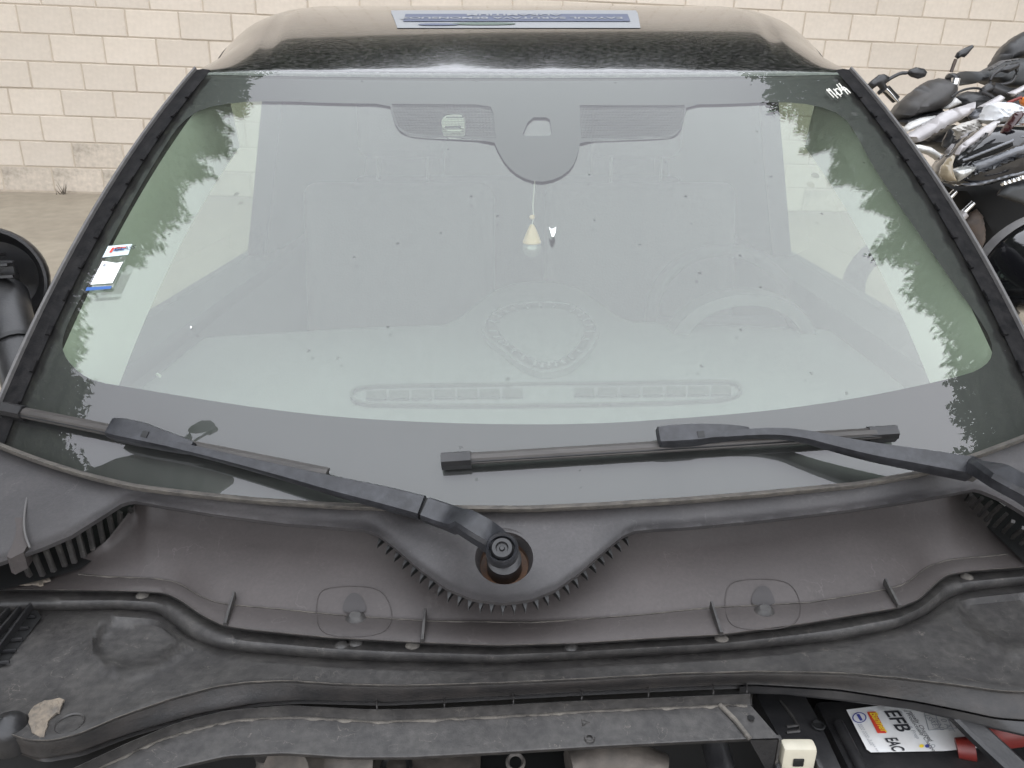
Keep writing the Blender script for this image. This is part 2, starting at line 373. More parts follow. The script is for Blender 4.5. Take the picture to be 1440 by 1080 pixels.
def box(name, lo, hi, m, parent, bev=.004, rot=None, seg=2):
    bm = bmesh.new(); bmesh.ops.create_cube(bm, size=1)
    c = (Vector(lo) + Vector(hi)) / 2; d = Vector(hi) - Vector(lo)
    for v in bm.verts: v.co = Vector((v.co.x * d.x, v.co.y * d.y, v.co.z * d.z))
    if bev: bmesh.ops.bevel(bm, geom=bm.edges[:], offset=min(bev, min(d) * .45), segments=seg, profile=.6, affect='EDGES')
    if rot: bmesh.ops.rotate(bm, verts=bm.verts, cent=(0, 0, 0), matrix=rot)
    bmesh.ops.translate(bm, verts=bm.verts, vec=c)
    return bmk(name, bm, m, parent)
def lathe(name, prof, m, parent, axis_pt, axis=(0, 0, 1), n=32, sx=1, sy=1):
    ax = Vector(axis).normalized(); a = ax.orthogonal().normalized(); b = ax.cross(a)
    if abs(ax.z) > .5: a = Vector((1, 0, 0)) - ax * ax.x; a.normalize(); b = ax.cross(a)
    rows = [[Vector(axis_pt) + ax * h + (a * math.cos(2 * math.pi * k / n) * sx + b * math.sin(2 * math.pi * k / n) * sy) * max(r, 1e-5) for k in range(n)] for r, h in prof]
    return rowgrid(name, rows, m, parent, closed=True)
def text_mesh(s, size, bold=False, ext=0):
    cu = bpy.data.curves.new('t', 'FONT'); cu.body = s; cu.size = size; cu.extrude = ext; cu.align_x = 'LEFT'
    if bold: cu.offset = size * .02
    o = bpy.data.objects.new('t', cu); COL.objects.link(o)
    dg = bpy.context.evaluated_depsgraph_get(); me = bpy.data.meshes.new_from_object(o.evaluated_get(dg)); bpy.data.objects.remove(o); bpy.data.curves.remove(cu)
    return me
def text(name, s, size, org, ex, ey, m, parent, bold=False, sx=1.0, mapper=None, sub=0):
    me = text_mesh(s, size, bold)
    ex, ey = Vector(ex), Vector(ey)
    for v in me.vertices:
        v.co = mapper(v.co.x * sx, v.co.y) if mapper else Vector(org) + ex * (v.co.x * sx) + ey * v.co.y
    return mkm(name, me, m, parent, False)

# ------------------------------------------------------------------ the windscreen surface
X0 = .02
def G(u, v, off=0.0):
    def S(u, v):
        xb, xt = u * .672, u * .585
        B = Vector((X0 + xb, .732 + .235 * xb ** 2, .98 + .05 * xb ** 2)); T = Vector((X0 + xt, 1.42 + .15 * xt ** 2, 1.445 + .02 * xt ** 2))
        P = B.lerp(T, v); P += Vector((0, -.56, .83)) * (.02 * 4 * v * (1 - v)); P.x += u * .014 * 4 * v * (1 - v); return P
    P = S(u, v)
    if off:
        e = 1e-3; P = P + (S(u + e, v) - S(u - e, v)).cross(S(u, v + e) - S(u, v - e)).normalized() * off
    return P
def GN(u, v):
    e = 1e-3; return (G(u + e, v) - G(u - e, v)).cross(G(u, v + e) - G(u, v - e)).normalized()
def guv(x, y, off=0.0):
    u, v = (x - 735) / 620, (700 - y) / 620
    for _ in range(12):
        def pr(u, v): return np.array(proj(G(u, v, off)))
        e = 1e-3; P = pr(u, v); J = np.stack([(pr(u + e, v) - P) / e, (pr(u, v + e) - P) / e], 1)
        d = np.linalg.solve(J, np.array([x, y]) - P); u += float(np.clip(d[0], -.5, .5)); v += float(np.clip(d[1], -.5, .5))
        if abs(d[0]) + abs(d[1]) < 1e-5: break
    return u, v
def PG(x, y, off=0.0):
    u, v = guv(x, y, off); return G(u, v, off)

# ------------------------------------------------------------------ ground and block wall
def wall_y(x): return 8.0 + (x + 4.7) * .07
def wall_z(x): return .43 - .035 * (min(max(x, -12), 14) + 4.7)
def gz(x, y):
    s = min(max((y - 2.2) / 5.8, 0), 1); return s * wall_z(x)
gx = [-150, -60, -30] + list(np.arange(-14, 16.1, .5)) + [30, 60, 150]; gy = [-150, -60, -25, -10, -5] + list(np.arange(-2, 12.1, .35)) + [25, 60, 200]
o = rowgrid('ground', [[(x, y, gz(x, y)) for x in gx] for y in gy], 'ground', None); tag(o, 'dusty pale concrete yard running back to the block wall', None, None, 'structure')

BW, BH = .5, .25
def block_me(name, w):
    bm = bmesh.new(); bmesh.ops.create_cube(bm, size=1)
    for v in bm.verts: v.co = Vector((v.co.x * (w - .010), v.co.y * .08, v.co.z * (BH - .010)))
    bmesh.ops.bevel(bm, geom=bm.edges[:], offset=.006, segments=1, affect='EDGES')
    me = bpy.data.meshes.new(name); bm.to_mesh(me); bm.free(); return me
wall = empty('block_wall', (0, wall_y(0), wall_z(0))); tag(wall, 'cream painted concrete block wall closing the yard behind the car', 'wall')
yawW = math.atan(.07); tiltW = math.atan(.035)
MW = Matrix.Rotation(yawW, 4, 'Z') @ Matrix.Rotation(tiltW, 4, 'Y')
meB = block_me('block', BW); meB.materials.append(M['block']); meS = block_me('block', BW); meS.materials.append(M['block_stained'])
rest = bmesh.new(); nb = 0
for r in range(20):
    for c in range(-20, 26):
        x = c * BW + (BW / 2 if r % 2 else 0); y = wall_y(x) + random.uniform(-.004, .004); z = wall_z(x) + (r + .5) * BH
        px, py = proj((x, y, z))
        seen = -60 < px < 1500 and py > -25 and not (330 < px < 1150 and py > 45)
        stained = r < 3 and random.random() < (.7 if r == 0 else .35)
        if seen:
            o = bpy.data.objects.new('block', meS if stained else meB); o.matrix_basis = Matrix.Translation((x, y, z)) @ MW; link(o, wall); nb += 1
        else:
            t = bmesh.new(); t.from_mesh(meB); t.transform(Matrix.Translation((x, y, z)) @ MW); mt = bpy.data.meshes.new('t'); t.to_mesh(mt); t.free(); rest.from_mesh(mt); bpy.data.meshes.remove(mt)
o = bmk('blocks', rest, 'block', wall, False); o['kind'] = 'stuff'
b0, b1 = -10.2, 13.2
def wq(x, dy, z): return Vector((x, wall_y(x) + dy, wall_z(x) + z))
mk('mortar', [wq(b0, -.034, -.3), wq(b1, -.034, -.3), wq(b1, -.034, 5.0), wq(b0, -.034, 5.0), wq(b0, .1, -.3), wq(b1, .1, -.3), wq(b1, .1, 5.0), wq(b0, .1, 5.0)],
   [(0, 1, 2, 3), (4, 5, 6, 7), (0, 1, 5, 4), (3, 2, 6, 7), (0, 3, 7, 4), (1, 2, 6, 5)], 'mortar', wall, False)
# dry weeds at the wall foot
wd = bmesh.new(); P0 = PY(88, 262, 7.9); P0.z = gz(P0.x, P0.y)
for k in range(14):
    a = random.uniform(0, 6.28); h = random.uniform(.04, .16); bx = P0 + Vector((random.gauss(0, .02), random.gauss(-.03, .02), 0)); tp = bx + Vector((math.cos(a) * .05, math.sin(a) * .03, h))
    v = [wd.verts.new(bx + Vector((-.004, 0, 0))), wd.verts.new(bx + Vector((.004, 0, 0))), wd.verts.new(tp)]; wd.faces.new(v)
o = bmk('weed_tuft', wd, 'bark', None, False); tag(o, 'small weed tuft growing at the foot of the block wall', 'weeds')

# ------------------------------------------------------------------ trees that ring the yard (the windscreen and roof mirror them)
def leaf_mesh(nm, n, rx, rz, seed):
    r2 = np.random.default_rng(seed); vs, fs = [], []
    cl = [(r2.normal(0, .45, 3) * np.array([rx, rx, rz])) for _ in range(42)]
    for i in range(n):
        d = r2.normal(0, 1, 3); d /= np.linalg.norm(d)
        lob = .86 + .08 * math.sin(5 * d[0] + seed) * math.sin(7 * d[2] + 2 * seed) + .06 * math.sin(11 * d[1] + 9 * d[2])
        p = d * np.array([rx, rx, rz]) * lob * (r2.uniform(0, 1) ** .25 if i % 4 else r2.uniform(.92, 1.06))
        t = 0
        w = 1.0
        p[0] *= w; p[1] *= w
        a = r2.normal(0, 1, 3); a /= np.linalg.norm(a); b = np.cross(a, r2.normal(0, 1, 3)); b /= np.linalg.norm(b)
        s = r2.uniform(.07, .14); k = len(vs)
        vs += [p - a * s, p + b * s * .5, p + a * s, p - b * s * .5]; fs.append((k, k + 1, k + 2, k + 3))
    me = bpy.data.meshes.new(nm); me.from_pydata([tuple(v) for v in vs], [], fs); me.materials.append(M['leaf']); return me
crowns = [leaf_mesh('crown', 30000, 2.3, 6.0, 11), leaf_mesh('crown', 30000, 2.6, 5.6, 12), leaf_mesh('crown', 30000, 2.1, 6.4, 13)]
def trunk_mesh():
    o = tube('trunk', [(0, 0, -.3), (.05, .03, 3), (-.05, 0, 7), (.05, .05, 12)], [.26, .2, .14, .04], 'bark', None, 10); me = o.data; bpy.data.objects.remove(o); return me
trunk_me = trunk_mesh()
TREES = []
for az, top in zip(range(-112, 113, 8), [43, 45, 47, 49, 51, 53, 55, 55, 55, 53, 50, 46, 43, 42, 42, 43, 44, 46, 50, 53, 55, 56, 56, 54, 52, 49, 46, 44, 42]):
    dist = 12.5 + 1.2 * math.sin(az * 1.7)
    TREES.append((az, dist, top))
for i, (az, dist, top) in enumerate(TREES):
    x, y = .02 + dist * math.sin(R(az)), 1.0 + dist * math.cos(R(az)); H = 1.2 + dist * math.tan(R(top))
    e = empty('tree', (x, y, gz(x, y) if y < 8 else 0))
    side = 'left edge of the windscreen' if az < -24 else ('right edge of the windscreen' if az > 24 else 'front edge of the car roof')
    tag(e, f'tall leafy tree outside the frame, mirrored dark in the {side}', 'tree', f'trees mirrored in the {side}')
    s = H / 14.0
    tr = bpy.data.objects.new('trunk', trunk_me); COL.objects.link(tr); tr.parent = e; tr.scale = (s, s, s)
    cr = bpy.data.objects.new('crown', crowns[i % 3]); COL.objects.link(cr); cr.parent = e
    cr.scale = (.95, .95, H / 2 * .92 / 6.0); cr.location = (0, 0, H * .54); cr.rotation_euler = (0, 0, i * 1.3)

# ------------------------------------------------------------------ the car
car = empty('car', (X0, 1.9, 0)); tag(car, 'black car with its bonnet off, dusty windscreen and wipers facing the viewer', 'car')
NU, NV = 60, 40
FOOT = itp([(-160, 560), (-40, 612), (22, 638), (60, 652), (117, 670), (187, 687), (267, 697), (367, 707), (480, 714), (600, 717), (740, 718), (847, 713), (960, 706), (1060, 698), (1207, 684), (1300, 667), (1373, 643), (1440, 618), (1560, 560)])
def vfoot(u):                                   # where the glass ends under the cowl lip
    lo_, hi_ = -.06, .2
    for _ in range(24):
        m_ = (lo_ + hi_) / 2; x, y = proj(G(u, m_))
        if y > FOOT(x) + 5: lo_ = m_
        else: hi_ = m_
    return hi_
VF = [vfoot(-1 + 2 * i / NU) for i in range(NU + 1)]
vf = lambda u: float(np.interp(u, np.linspace(-1, 1, NU + 1), VF))
ws = rowgrid('windscreen', [[G(-1 + 2 * i / NU, VF[i] + (1.005 - VF[i]) * j / NV) for i in range(NU + 1)] for j in range(NV + 1)], 'windscreen_glass', car)
ws['label'] = 'dusty green tinted windscreen mirroring sky and trees'
glassmap = lambda off: (lambda x, y: PG(x, y, off))
# black printed border on the inner face, traced round the clear field
clear = [(385, 142), (470, 145), (548, 146), (551, 160), (558, 180), (572, 189), (600, 192), (694, 197), (700, 212), (712, 232), (730, 248), (757, 257), (785, 251), (805, 236), (813, 215), (816, 197), (900, 194), (945, 192), (957, 184), (963, 165), (966, 147),
         (1030, 146), (1090, 143), (1145, 147), (1185, 162), (1205, 190), (1225, 230), (1258, 280), (1300, 340), (1340, 398), (1375, 445), (1394, 478), (1396, 500), (1385, 515), (1362, 526), (1290, 543), (1200, 561), (1080, 578), (960, 588), (840, 596), (720, 597), (600, 594), (480, 587), (380, 576), (280, 561), (190, 546), (135, 537), (112, 525), (93, 505), (87, 488), (90, 468), (105, 435), (150, 350), (190, 275), (235, 200), (255, 172), (285, 152), (330, 144)]
def guvpoly(poly): return [tuple(c * 600 for c in guv(x, y, -.006)) for x, y in poly]
outer = [(-600 + 1200 * i / 40, 600 * vf(-1 + i / 20)) for i in range(41)] + [(600, 600 * vf(1) + 600 * (1 - vf(1)) * i / 20) for i in range(1, 20)] + [(600 - 1200 * i / 40, 602) for i in range(41)] + [(-600, 602 - 600 * (1 - vf(-1)) * i / 20) for i in range(1, 20)]
cam_win = [(768, 165), (790, 165), (796, 168), (812, 189), (810, 191), (770, 191), (738, 191), (735, 189), (745, 170), (750, 165)]
cam_win = [(750, 165), (768, 165), (773, 168), (776, 188), (773, 191), (738, 191), (735, 189), (742, 172)]
halfL = [(551, 146), (670, 147), (690, 150), (694, 160), (697, 194), (600, 190), (574, 187), (560, 178), (554, 160)]
halfR = [(815, 148), (963, 148), (960, 168), (955, 182), (943, 190), (900, 192), (817, 195)]
rowgrid('inner_pane', [[G(-1 + 2 * i / 40, vf(-1 + 2 * i / 40) + (1 - vf(-1 + 2 * i / 40)) * j / 30, -.009) for i in range(41)] for j in range(31)], 'inner_glass', ws)
fr = sheet('printed_border', outer, lambda a, b: G(a / 600, b / 600, -.006), 'frit', ws, holes=[guvpoly(chaikin(clear, 1)), guvpoly(cam_win), guvpoly(halfL), guvpoly(halfR)], step=14)
for h in (halfL, halfR): sheet('dotted_shade_band', h, glassmap(-.0068), 'halftone', ws, step=14)
# chalk-pen lettering M1044, stroke by stroke
def z4(pts): return [(1150 + x / 24, 105 + y / 24) for x, y in pts]
for st in ([(300, 520), (540, 770)], [(370, 470), (680, 790)], [(300, 490), (400, 560), (370, 470)], [(530, 490), (780, 740)], [(620, 480), (600, 520), (640, 660), (760, 680), (820, 640), (760, 540), (660, 470), (610, 480)], [(640, 340), (720, 450), (820, 560), (860, 520), (780, 430)], [(710, 300), (1020, 660)], [(860, 420), (960, 480), (1100, 620)], [(880, 520), (960, 500)]):
    pts = [PG(x, y, .002) for x, y in z4(st)]
    tube('marker_stroke', pts, .0011, 'white_plastic', ws, 6)
# inspection pouch on the left edge
stk = sheet('inspection_pouch', [(119, 411), (157, 408), (187, 343), (152, 345)], glassmap(.0015), 'pouch', ws, step=8)
sheet('pouch_header', [(144, 362), (180, 358), (186, 343), (152, 346)], glassmap(.003), 'label_tint', stk, step=8)
sheet('pouch_slip', [(127.5, 400), (158, 398), (173, 368), (164, 370), (152, 368), (144, 367)], glassmap(.003), 'paper', stk, step=6)
sheet('pouch_footer', [(120, 409), (155.5, 406), (157.5, 402), (122, 404)], glassmap(.003), 'blue', stk, step=6)
sheet('pouch_print', [(153, 355), (157, 355), (161, 348), (158, 348)], glassmap(.0042), 'red', stk, step=5)
sheet('pouch_print', [(159, 353), (174, 351), (175, 349), (161, 350.5)], glassmap(.0042), 'blue', stk, step=5)
sheet('pouch_print', [(160, 350), (177, 348), (178, 346.5), (162, 348)], glassmap(.0042), 'red', stk, step=5)
for (x, y, w) in ((138, 380.5, 7), (148, 380, 10), (136, 386, 8), (147, 386, 7), (146, 391, 6), (133, 396, 9), (146, 394.5, 10), (152, 374, 12)):
    sheet('pouch_print', [(x, y + .5), (x + w, y), (x + w + .3, y - .6), (x + .3, y)], glassmap(.0042), 'ink_grey', stk, step=5)
sheet('pouch_print', chaikin([(143.5, 374), (146.5, 375), (149.5, 371.5), (146.5, 370)], 2), glassmap(.0042), 'ink_grey', stk, step=3)
text('pouch_print', 'GLASS', .011, PG(160, 353, .005), (PG(175, 351.5, .005) - PG(160, 353, .005)).normalized(), (PG(161.5, 350, .005) - PG(160, 353, .005)).normalized(), 'ink', stk)
# white toll tag behind the dotted band
tg = box('toll_tag', PG(623, 189, -.03) + Vector((0, 0, -.004)), PG(654, 165, -.03) + Vector((0, .004, .0)), 'white_plastic', ws, .004)
sheet('tag_face', chaikin([(620, 172), (624, 164), (632, 161), (653, 161), (653, 185), (632, 185), (624, 181)], 1), glassmap(-.020), 'white_plastic', ws, step=5, skirt=(0, .01, -.012))
sheet('tag_screen', [(627, 164), (651, 164), (648, 181), (625, 181)], glassmap(-.0185), 'dash_dark', ws, step=6)
# chipped white flake and small bright chips
for poly in ([(772, 319), (775, 322), (779, 321), (782, 319), (781, 328), (780, 329), (779, 333), (776, 333)], [(267, 459), (269, 458), (270, 461), (268, 462)]):
    sheet('paint_flake', poly, glassmap(.0015), 'paper', ws, step=4)

# roof
def roofz(s, k=1.0): return .40 * s - .215 * s * s if s < .93 else .186 - .05 * (s - .93) ** 2
def RF(u, s):
    hw = .585 + .095 * min(s / .45, 1) ** .8
    x = u * hw; y = 1.42 + .15 * (u * .585) ** 2 + s; z = 1.445 + .02 * (u * .585) ** 2 + roofz(s)
    au = abs(u); sh = min(s / .25, 1)
    z -= sh * (.004 * au ** 2 + .062 * max(0, (au - .74) / .26) ** 2.4)
    z -= sh * .004 * math.exp(-((au - .80) / .018) ** 2)
    # rolled front edge of the skin
    z -= .006 * math.exp(-s / .006)
    return Vector((X0 + x, y, z))
ss = [0, .003, .006, .01, .015, .022, .03, .045, .06, .08, .1, .125, .15, .18, .21, .25, .3, .35, .4, .46, .52, .6, .7, .8, .9, 1.0, 1.2, 1.4, 1.6, 1.8, 2.0]
us = [-1 + 2 * i / 90 for i in range(91)]
roof = rowgrid('roof', [[RF(u, s) for u in us] for s in ss], 'paint', car, sharp=R(70))
rowgrid('header_seal', [[RF(u, 0) + Vector((0, a, b)) for u in us] for a, b in ((.004, .0), (-.004, -.002), (-.008, -.006), (-.012, -.013))], 'rubber', car)
# roof sticker
def RP(x, y, off=.0):
    lo, hi = None, None
    u, s = (x - 735) / 520, .5
    best = (1e9, 0, 0)
    for _ in range(40):
        P = np.array(proj(RF(u, s))); e = 1e-3
        J = np.stack([(np.array(proj(RF(u + e, s))) - P) / e, (np.array(proj(RF(u, s + e))) - P) / e], 1)
        d = np.linalg.lstsq(J, np.array([x, y]) - P, rcond=1e-3)[0]; u += float(np.clip(d[0], -.2, .2)); s = min(max(s + float(np.clip(d[1], -.06, .06)), .02), .75)
    e = 1e-3; n = (RF(u + e, s) - RF(u - e, s)).cross(RF(u, s + e) - RF(u, s - e)).normalized()
    return RF(u, s) + n * off
def RS(u, s, off):
    e = 1e-3; n = (RF(u + e, s) - RF(u - e, s)).cross(RF(u, s + e) - RF(u, s - e)).normalized(); return RF(u, s) + n * off
def rsheet(name, u0, u1, s0, s1, off, m, par, sk=0, rnd=0):
    out = [(u0 * 1000 + sk, s0 * 1000), (u1 * 1000 - sk * .3, s0 * 1000), (u1 * 1000, s1 * 1000), (u0 * 1000, s1 * 1000)]
    if rnd: out = chaikin(out, rnd)
    return sheet(name, out, lambda a, b: RS(a / 1000, b / 1000, off), m, par, step=25)
stick = rsheet('roof_sticker', -.44, .39, .27, .49, .0009, 'sign_white', roof, 45)
rsheet('sticker_band', -.38, .35, .325, .415, .0025, 'sign_blue', roof)
rsheet('sticker_leaf', -.22, -.02, .29, .315, .0025, 'sign_green', roof, 0, 2)
rsheet('sticker_leaf', -.33, -.2, .285, .305, .0025, 'sign_blue', roof, 0, 2)
for sss, tx, u0, size in ((.372, 'ADKAMITIUM', .13, .032), (.333, 'EAYAUL SARUTAVA BEMONSUOZ', .33, .03)):
    text('sticker_lettering', tx, size, None, (1, 0, 0), (0, 1, 0), 'sign_white', roof, True, 1.0, mapper=(lambda a, b, u0=u0, s0=sss: RS(u0 - a / .6 * .95, s0 + .035 - b, .0035)))

# pillars, seals, side glass, body shell
for sd in (-1, 1):
    nv = 40; prof = [(0, .004), (.004, .009), (.012, .010), (.016, .004), (.022, -.004), (.040, -.010), (.058, -.028), (.066, -.06), (.060, -.10), (-.03, -.085), (-.04, -.03)]
    rows = [[], ]
    edge = []; nrm = []; out_ = []
    for j in range(nv + 1):
        v = -.06 + 1.06 * j / nv; P = G(sd, v); n = GN(sd, v); t = (G(sd, v + .01) - G(sd, v - .01)).normalized(); s = (t.cross(n) * 1).normalized()
        if s.x * sd < 0: s = -s
        edge.append(P); nrm.append(n); out_.append(s)
    def strip(name, pr, m, par, a=0, b=nv):
        return rowgrid(name, [[edge[j] + out_[j] * q[0] + nrm[j] * q[1] for q in pr] for j in range(a, b + 1)], m, par)
    pil = strip('windscreen_pillar', [(.014, .001), (.022, -.006), (.031, -.016), (.042, -.032), (.050, -.055), (.048, -.10), (.035, -.11), (.015, -.03)], 'pillar_paint', car)
    strip('pillar_trim', [(-.037, -.010), (-.036, -.05), (-.028, -.10), (-.018, -.155), (.03, -.165)], 'lining', pil)
    strip('seal_bead', [(.007, .002), (.0078, .007), (.010, .0085), (.0122, .007), (.014, .001)], 'trim_grey', pil)
    strip('glass_gasket', [(-.019, .0015), (-.017, .003), (-.006, .0045), (.007, .0025)], 'gasket', pil)
    # gasket nicks: small stepped clips along the seal
    for k in range(12):
        j = 5 + k * 2.8; i0 = int(j); fr_ = j - i0
        P = edge[i0].lerp(edge[i0 + 1], fr_); n = nrm[i0]; s = out_[i0]; t = (edge[i0 + 1] - edge[i0]).normalized()
        w = .003 + .002 * ((k * 7) % 3)
        beam('gasket_clip', [P - s * .018 + n * .002 - t * .007, P - s * .018 + n * .002 + t * .007 * (1 + (k % 2) * .5)], w, .0035, n, 'gasket', pil)
    xs = sd
    # roof side rail and body
    railU = [RF(xs, s) for s in ss if s >= .0]
    rail = rowgrid('roof_rail', [[p + Vector((sd * a, 0, b)) for p in railU] for a, b in ((0, 0), (.012, -.010), (.018, -.03), (.016, -.055), (-.005, -.06))], 'pillar_paint', car)
    def SP(y, z):                              # side of the car
        t = (z - .98) / .47; return Vector((X0 + sd * (.735 - .115 * t), y, z))
    sw = lambda nm, pts: mk(nm, [SP(*p) for p in pts], [tuple(range(len(pts)))], 'window_glass', car, False)
    sw('side_window', [(.99, .99), (1.54, 1.42), (1.96, 1.44), (2.0, .97)])
    def slab(nm, pts, m, th=.05):
        a = [SP(*p) for p in pts]; b = [p - Vector((sd * th, 0, 0)) for p in a]; k = len(a)
        return mk(nm, a + b, [tuple(range(k)), tuple(range(k, 2 * k))] + [(i, (i + 1) % k, k + (i + 1) % k, k + i) for i in range(k)], m, car, False)
    slab('centre_pillar', [(1.99, .95), (1.95, 1.52), (2.09, 1.56), (2.13, .95)], 'pillar_paint')
    slab('rear_side_panel', [(2.12, .95), (2.06, 1.56), (2.80, 1.56), (2.96, .95)], 'pillar_paint')
    slab('rear_pillar', [(2.93, .95), (2.73, 1.56), (3.3, 1.56), (3.5, .95)], 'pillar_paint')
    slab('door_skin', [(.93, .35), (.93, .97), (3.5, .955), (3.5, .35)], 'paint', .06)
    box('door_sill', (X0 + sd * .70 - .06, .98, .965), (X0 + sd * .70 + .06, 2.1, 1.005), 'cabin', car, .008)
    box('door_card', (X0 + sd * .66 - .02, .98, .4), (X0 + sd * .66 + .02, 3.4, 1.0), 'cabin', car, .01)
    slab('front_wing', [(.35, .45), (.40, .90), (.93, .955), (.93, .45)], 'pillar_paint', .05)
    tube('window_strip', [SP(.98, .985) + Vector((sd * .01, 0, 0)), SP(2.0, .975) + Vector((sd * .01, 0, 0)), SP(3.4, .96) + Vector((sd * .01, 0, 0))], .011, 'rubber', car, 8)
# lining, floor, tail
rowgrid('headliner', [[RF(u * .94, s) + Vector((0, 0, -.035)) for u in us[::5]] for s in ss[4:]], 'lining', car)
box('cabin_floor', (X0 - .70, .95, .30), (X0 + .70, 3.45, .36), 'cabin', car, .01)
box('tailgate', (X0 - .69, 3.40, .35), (X0 + .69, 3.48, 1.0), 'cabin', car, .02)
mk('rear_bulkhead', [(X0 - .78, 3.40, .9), (X0 + .78, 3.40, .9), (X0 + .70, 3.2, 1.64), (X0 - .70, 3.2, 1.64)], [(0, 1, 2, 3)], 'cabin', car, False)
# dashboard, wrapped round the bulge of the centre speaker
dashp = [(40, 610), (140, 625), (400, 655), (735, 668), (1060, 655), (1340, 625), (1430, 600), (1440, 560), (1330, 505), (1318, 490), (1290, 474), (1150, 463), (960, 455), (890, 453), (868, 445), (840, 424), (812, 405), (782, 397), (752, 396), (722, 399), (694, 410), (668, 430), (648, 447), (626, 457), (480, 463), (330, 472), (230, 480), (195, 485), (180, 495), (160, 520)]
dm = lambda x, y: PZ(x, y, .955 + .010 * math.exp(-((x - 765) / 90) ** 2 - ((y - 470) / 60) ** 2))
dash = sheet('dashboard', dashp, dm, 'dash', car, step=22, skirt=(0, .03, -.45))
def ringsheet(name, outer, inner, m, z, par, sk=None): return sheet(name, outer, lambda x, y: PZ(x, y, z), m, par, holes=[inner], step=9, skirt=sk)
sp_o = chaikin([(678, 458), (690, 437), (720, 426), (765, 422), (812, 427), (832, 445), (842, 462), (830, 488), (805, 512), (780, 520), (760, 521), (735, 512), (705, 488), (690, 478)], 2)
cx, cy = 765, 468
sc_ = lambda poly, k: [((x - cx) * k + cx, (y - cy) * k + cy) for x, y in poly]
ringsheet('speaker_surround', sc_(sp_o, 1.05), sc_(sp_o, .98), 'dash', .972, dash, (0, 0, -.012))
ringsheet('speaker_grille', sc_(sp_o, .95), sc_(sp_o, .78), 'dash_dark', .969, dash)
for k in range(26):
    a = 2 * math.pi * k / 26; n = len(sp_o); p = sp_o[int(n * k / 26)]
    q0 = sc_([p], .94)[0]; q1 = sc_([p], .79)[0]
    beam('grille_rib', [PZ(*q0, .969), PZ(*q1, .969)], .006, .0025, (0, 0, 1), 'dash', dash)
sheet('speaker_cover', sc_(sp_o, .76), lambda x, y: PZ(x, y, .974), 'dash', dash, step=10, skirt=(0, 0, -.012))
vent = chaikin([(490, 555), (496, 543), (540, 539), (765, 537), (1000, 533), (1036, 534), (1046, 545), (1036, 558), (1000, 563), (765, 570), (540, 569), (500, 566)], 1)
vc = lambda poly, k, q: [((x - 768) * k + 768, (y - 552) * q + 552) for x, y in poly]
ringsheet('defroster_frame', vent, vc(vent, .985, .86), 'dash_dark', .962, dash, (0, 0, -.006))
for k, x in enumerate(list(range(515, 735, 32)) + list(range(808, 1015, 32))):
    y = 556 - (x - 515) * .013
    sheet('defroster_slot', [(x, y - 7), (x + 28, y - 7.4), (x + 28, y + 4), (x, y + 4)], lambda a, b: PZ(a, b, .9605), 'dash_dark', dash, step=12, skirt=(0, 0, -.004))
for pts in ([(188, 485), (190, 500), (203, 515), (225, 529)], [(1303, 478), (1305, 500), (1292, 515), (1275, 522)]):
    tube('dash_seam', [PZ(x, y, .958) for x, y in pts], .003, 'lining', dash, 6, 1)
# instrument hood and steering wheel behind the dash
ih = []
for r_, Y in ((.155, 1.50), (.150, 1.46), (.120, 1.455), (.115, 1.52)):
    c = PY(1040, 455, 1.5); ih.append([Vector((c.x + math.cos(a) * r_ * 1.0, Y, .93 + math.sin(a) * r_ * .72)) for a in np.linspace(0, math.pi, 25)])
rowgrid('instrument_hood', ih, 'dash_dark', car)
cw = PY(1020, 440, 1.72); th = R(28); wheel_pts = []
rows = []
for k in range(48):
    a = 2 * math.pi * k / 48; ctr = Vector((cw.x + math.cos(a) * .175, cw.y + math.sin(a) * .175 * -math.sin(th) * -1, cw.z - .02 + math.sin(a) * .175 * math.cos(th)))
    rad = (ctr - cw).normalized(); ax = Vector((0, -math.cos(th), math.sin(th)))
    rows.append([ctr + (rad * math.cos(b) + ax * math.sin(b)) * .016 for b in np.linspace(0, 2 * math.pi, 11)[:-1]])
rows.append(rows[0]); wh = rowgrid('steering_wheel', rows, 'cabin', car, closed=True)
tube('wheel_spoke', [cw + Vector((-.17, 0, -.02)), cw + Vector((0, -.02, -.03)), cw + Vector((.17, 0, -.02))], [.012, .03, .012], 'cabin', wh, 8)
# seats
def seat(xc):
    st = box('seat', (xc - .25, 1.9, .60), (xc + .25, 2.02, 1.20), 'seat', car, .05, Matrix.Rotation(R(-14), 3, 'X'), 4)
    box('cushion', (xc - .25, 1.50, .48), (xc + .25, 2.0, .62), 'seat', st, .05, None, 4)
    box('headrest', (xc - .12, 2.09, 1.245), (xc + .12, 2.18, 1.42), 'seat', st, .04, Matrix.Rotation(R(-8), 3, 'X'), 4)
    for q in (-.068, .068): tube('headrest_post', [(xc + q, 2.09, 1.16), (xc + q, 2.11, 1.27)], .0035, 'trim_grey', st, 8)
seat(X0 - .317); seat(X0 + .317)
rs = box('rear_bench', (X0 - .62, 2.80, .55), (X0 + .62, 2.95, 1.12), 'seat', car, .05, Matrix.Rotation(R(-14), 3, 'X'), 4)
for q in (-.4, .4): box('headrest', (X0 + q - .12, 2.92, 1.10), (X0 + q + .12, 3.0, 1.25), 'seat', rs, .03, None, 3)
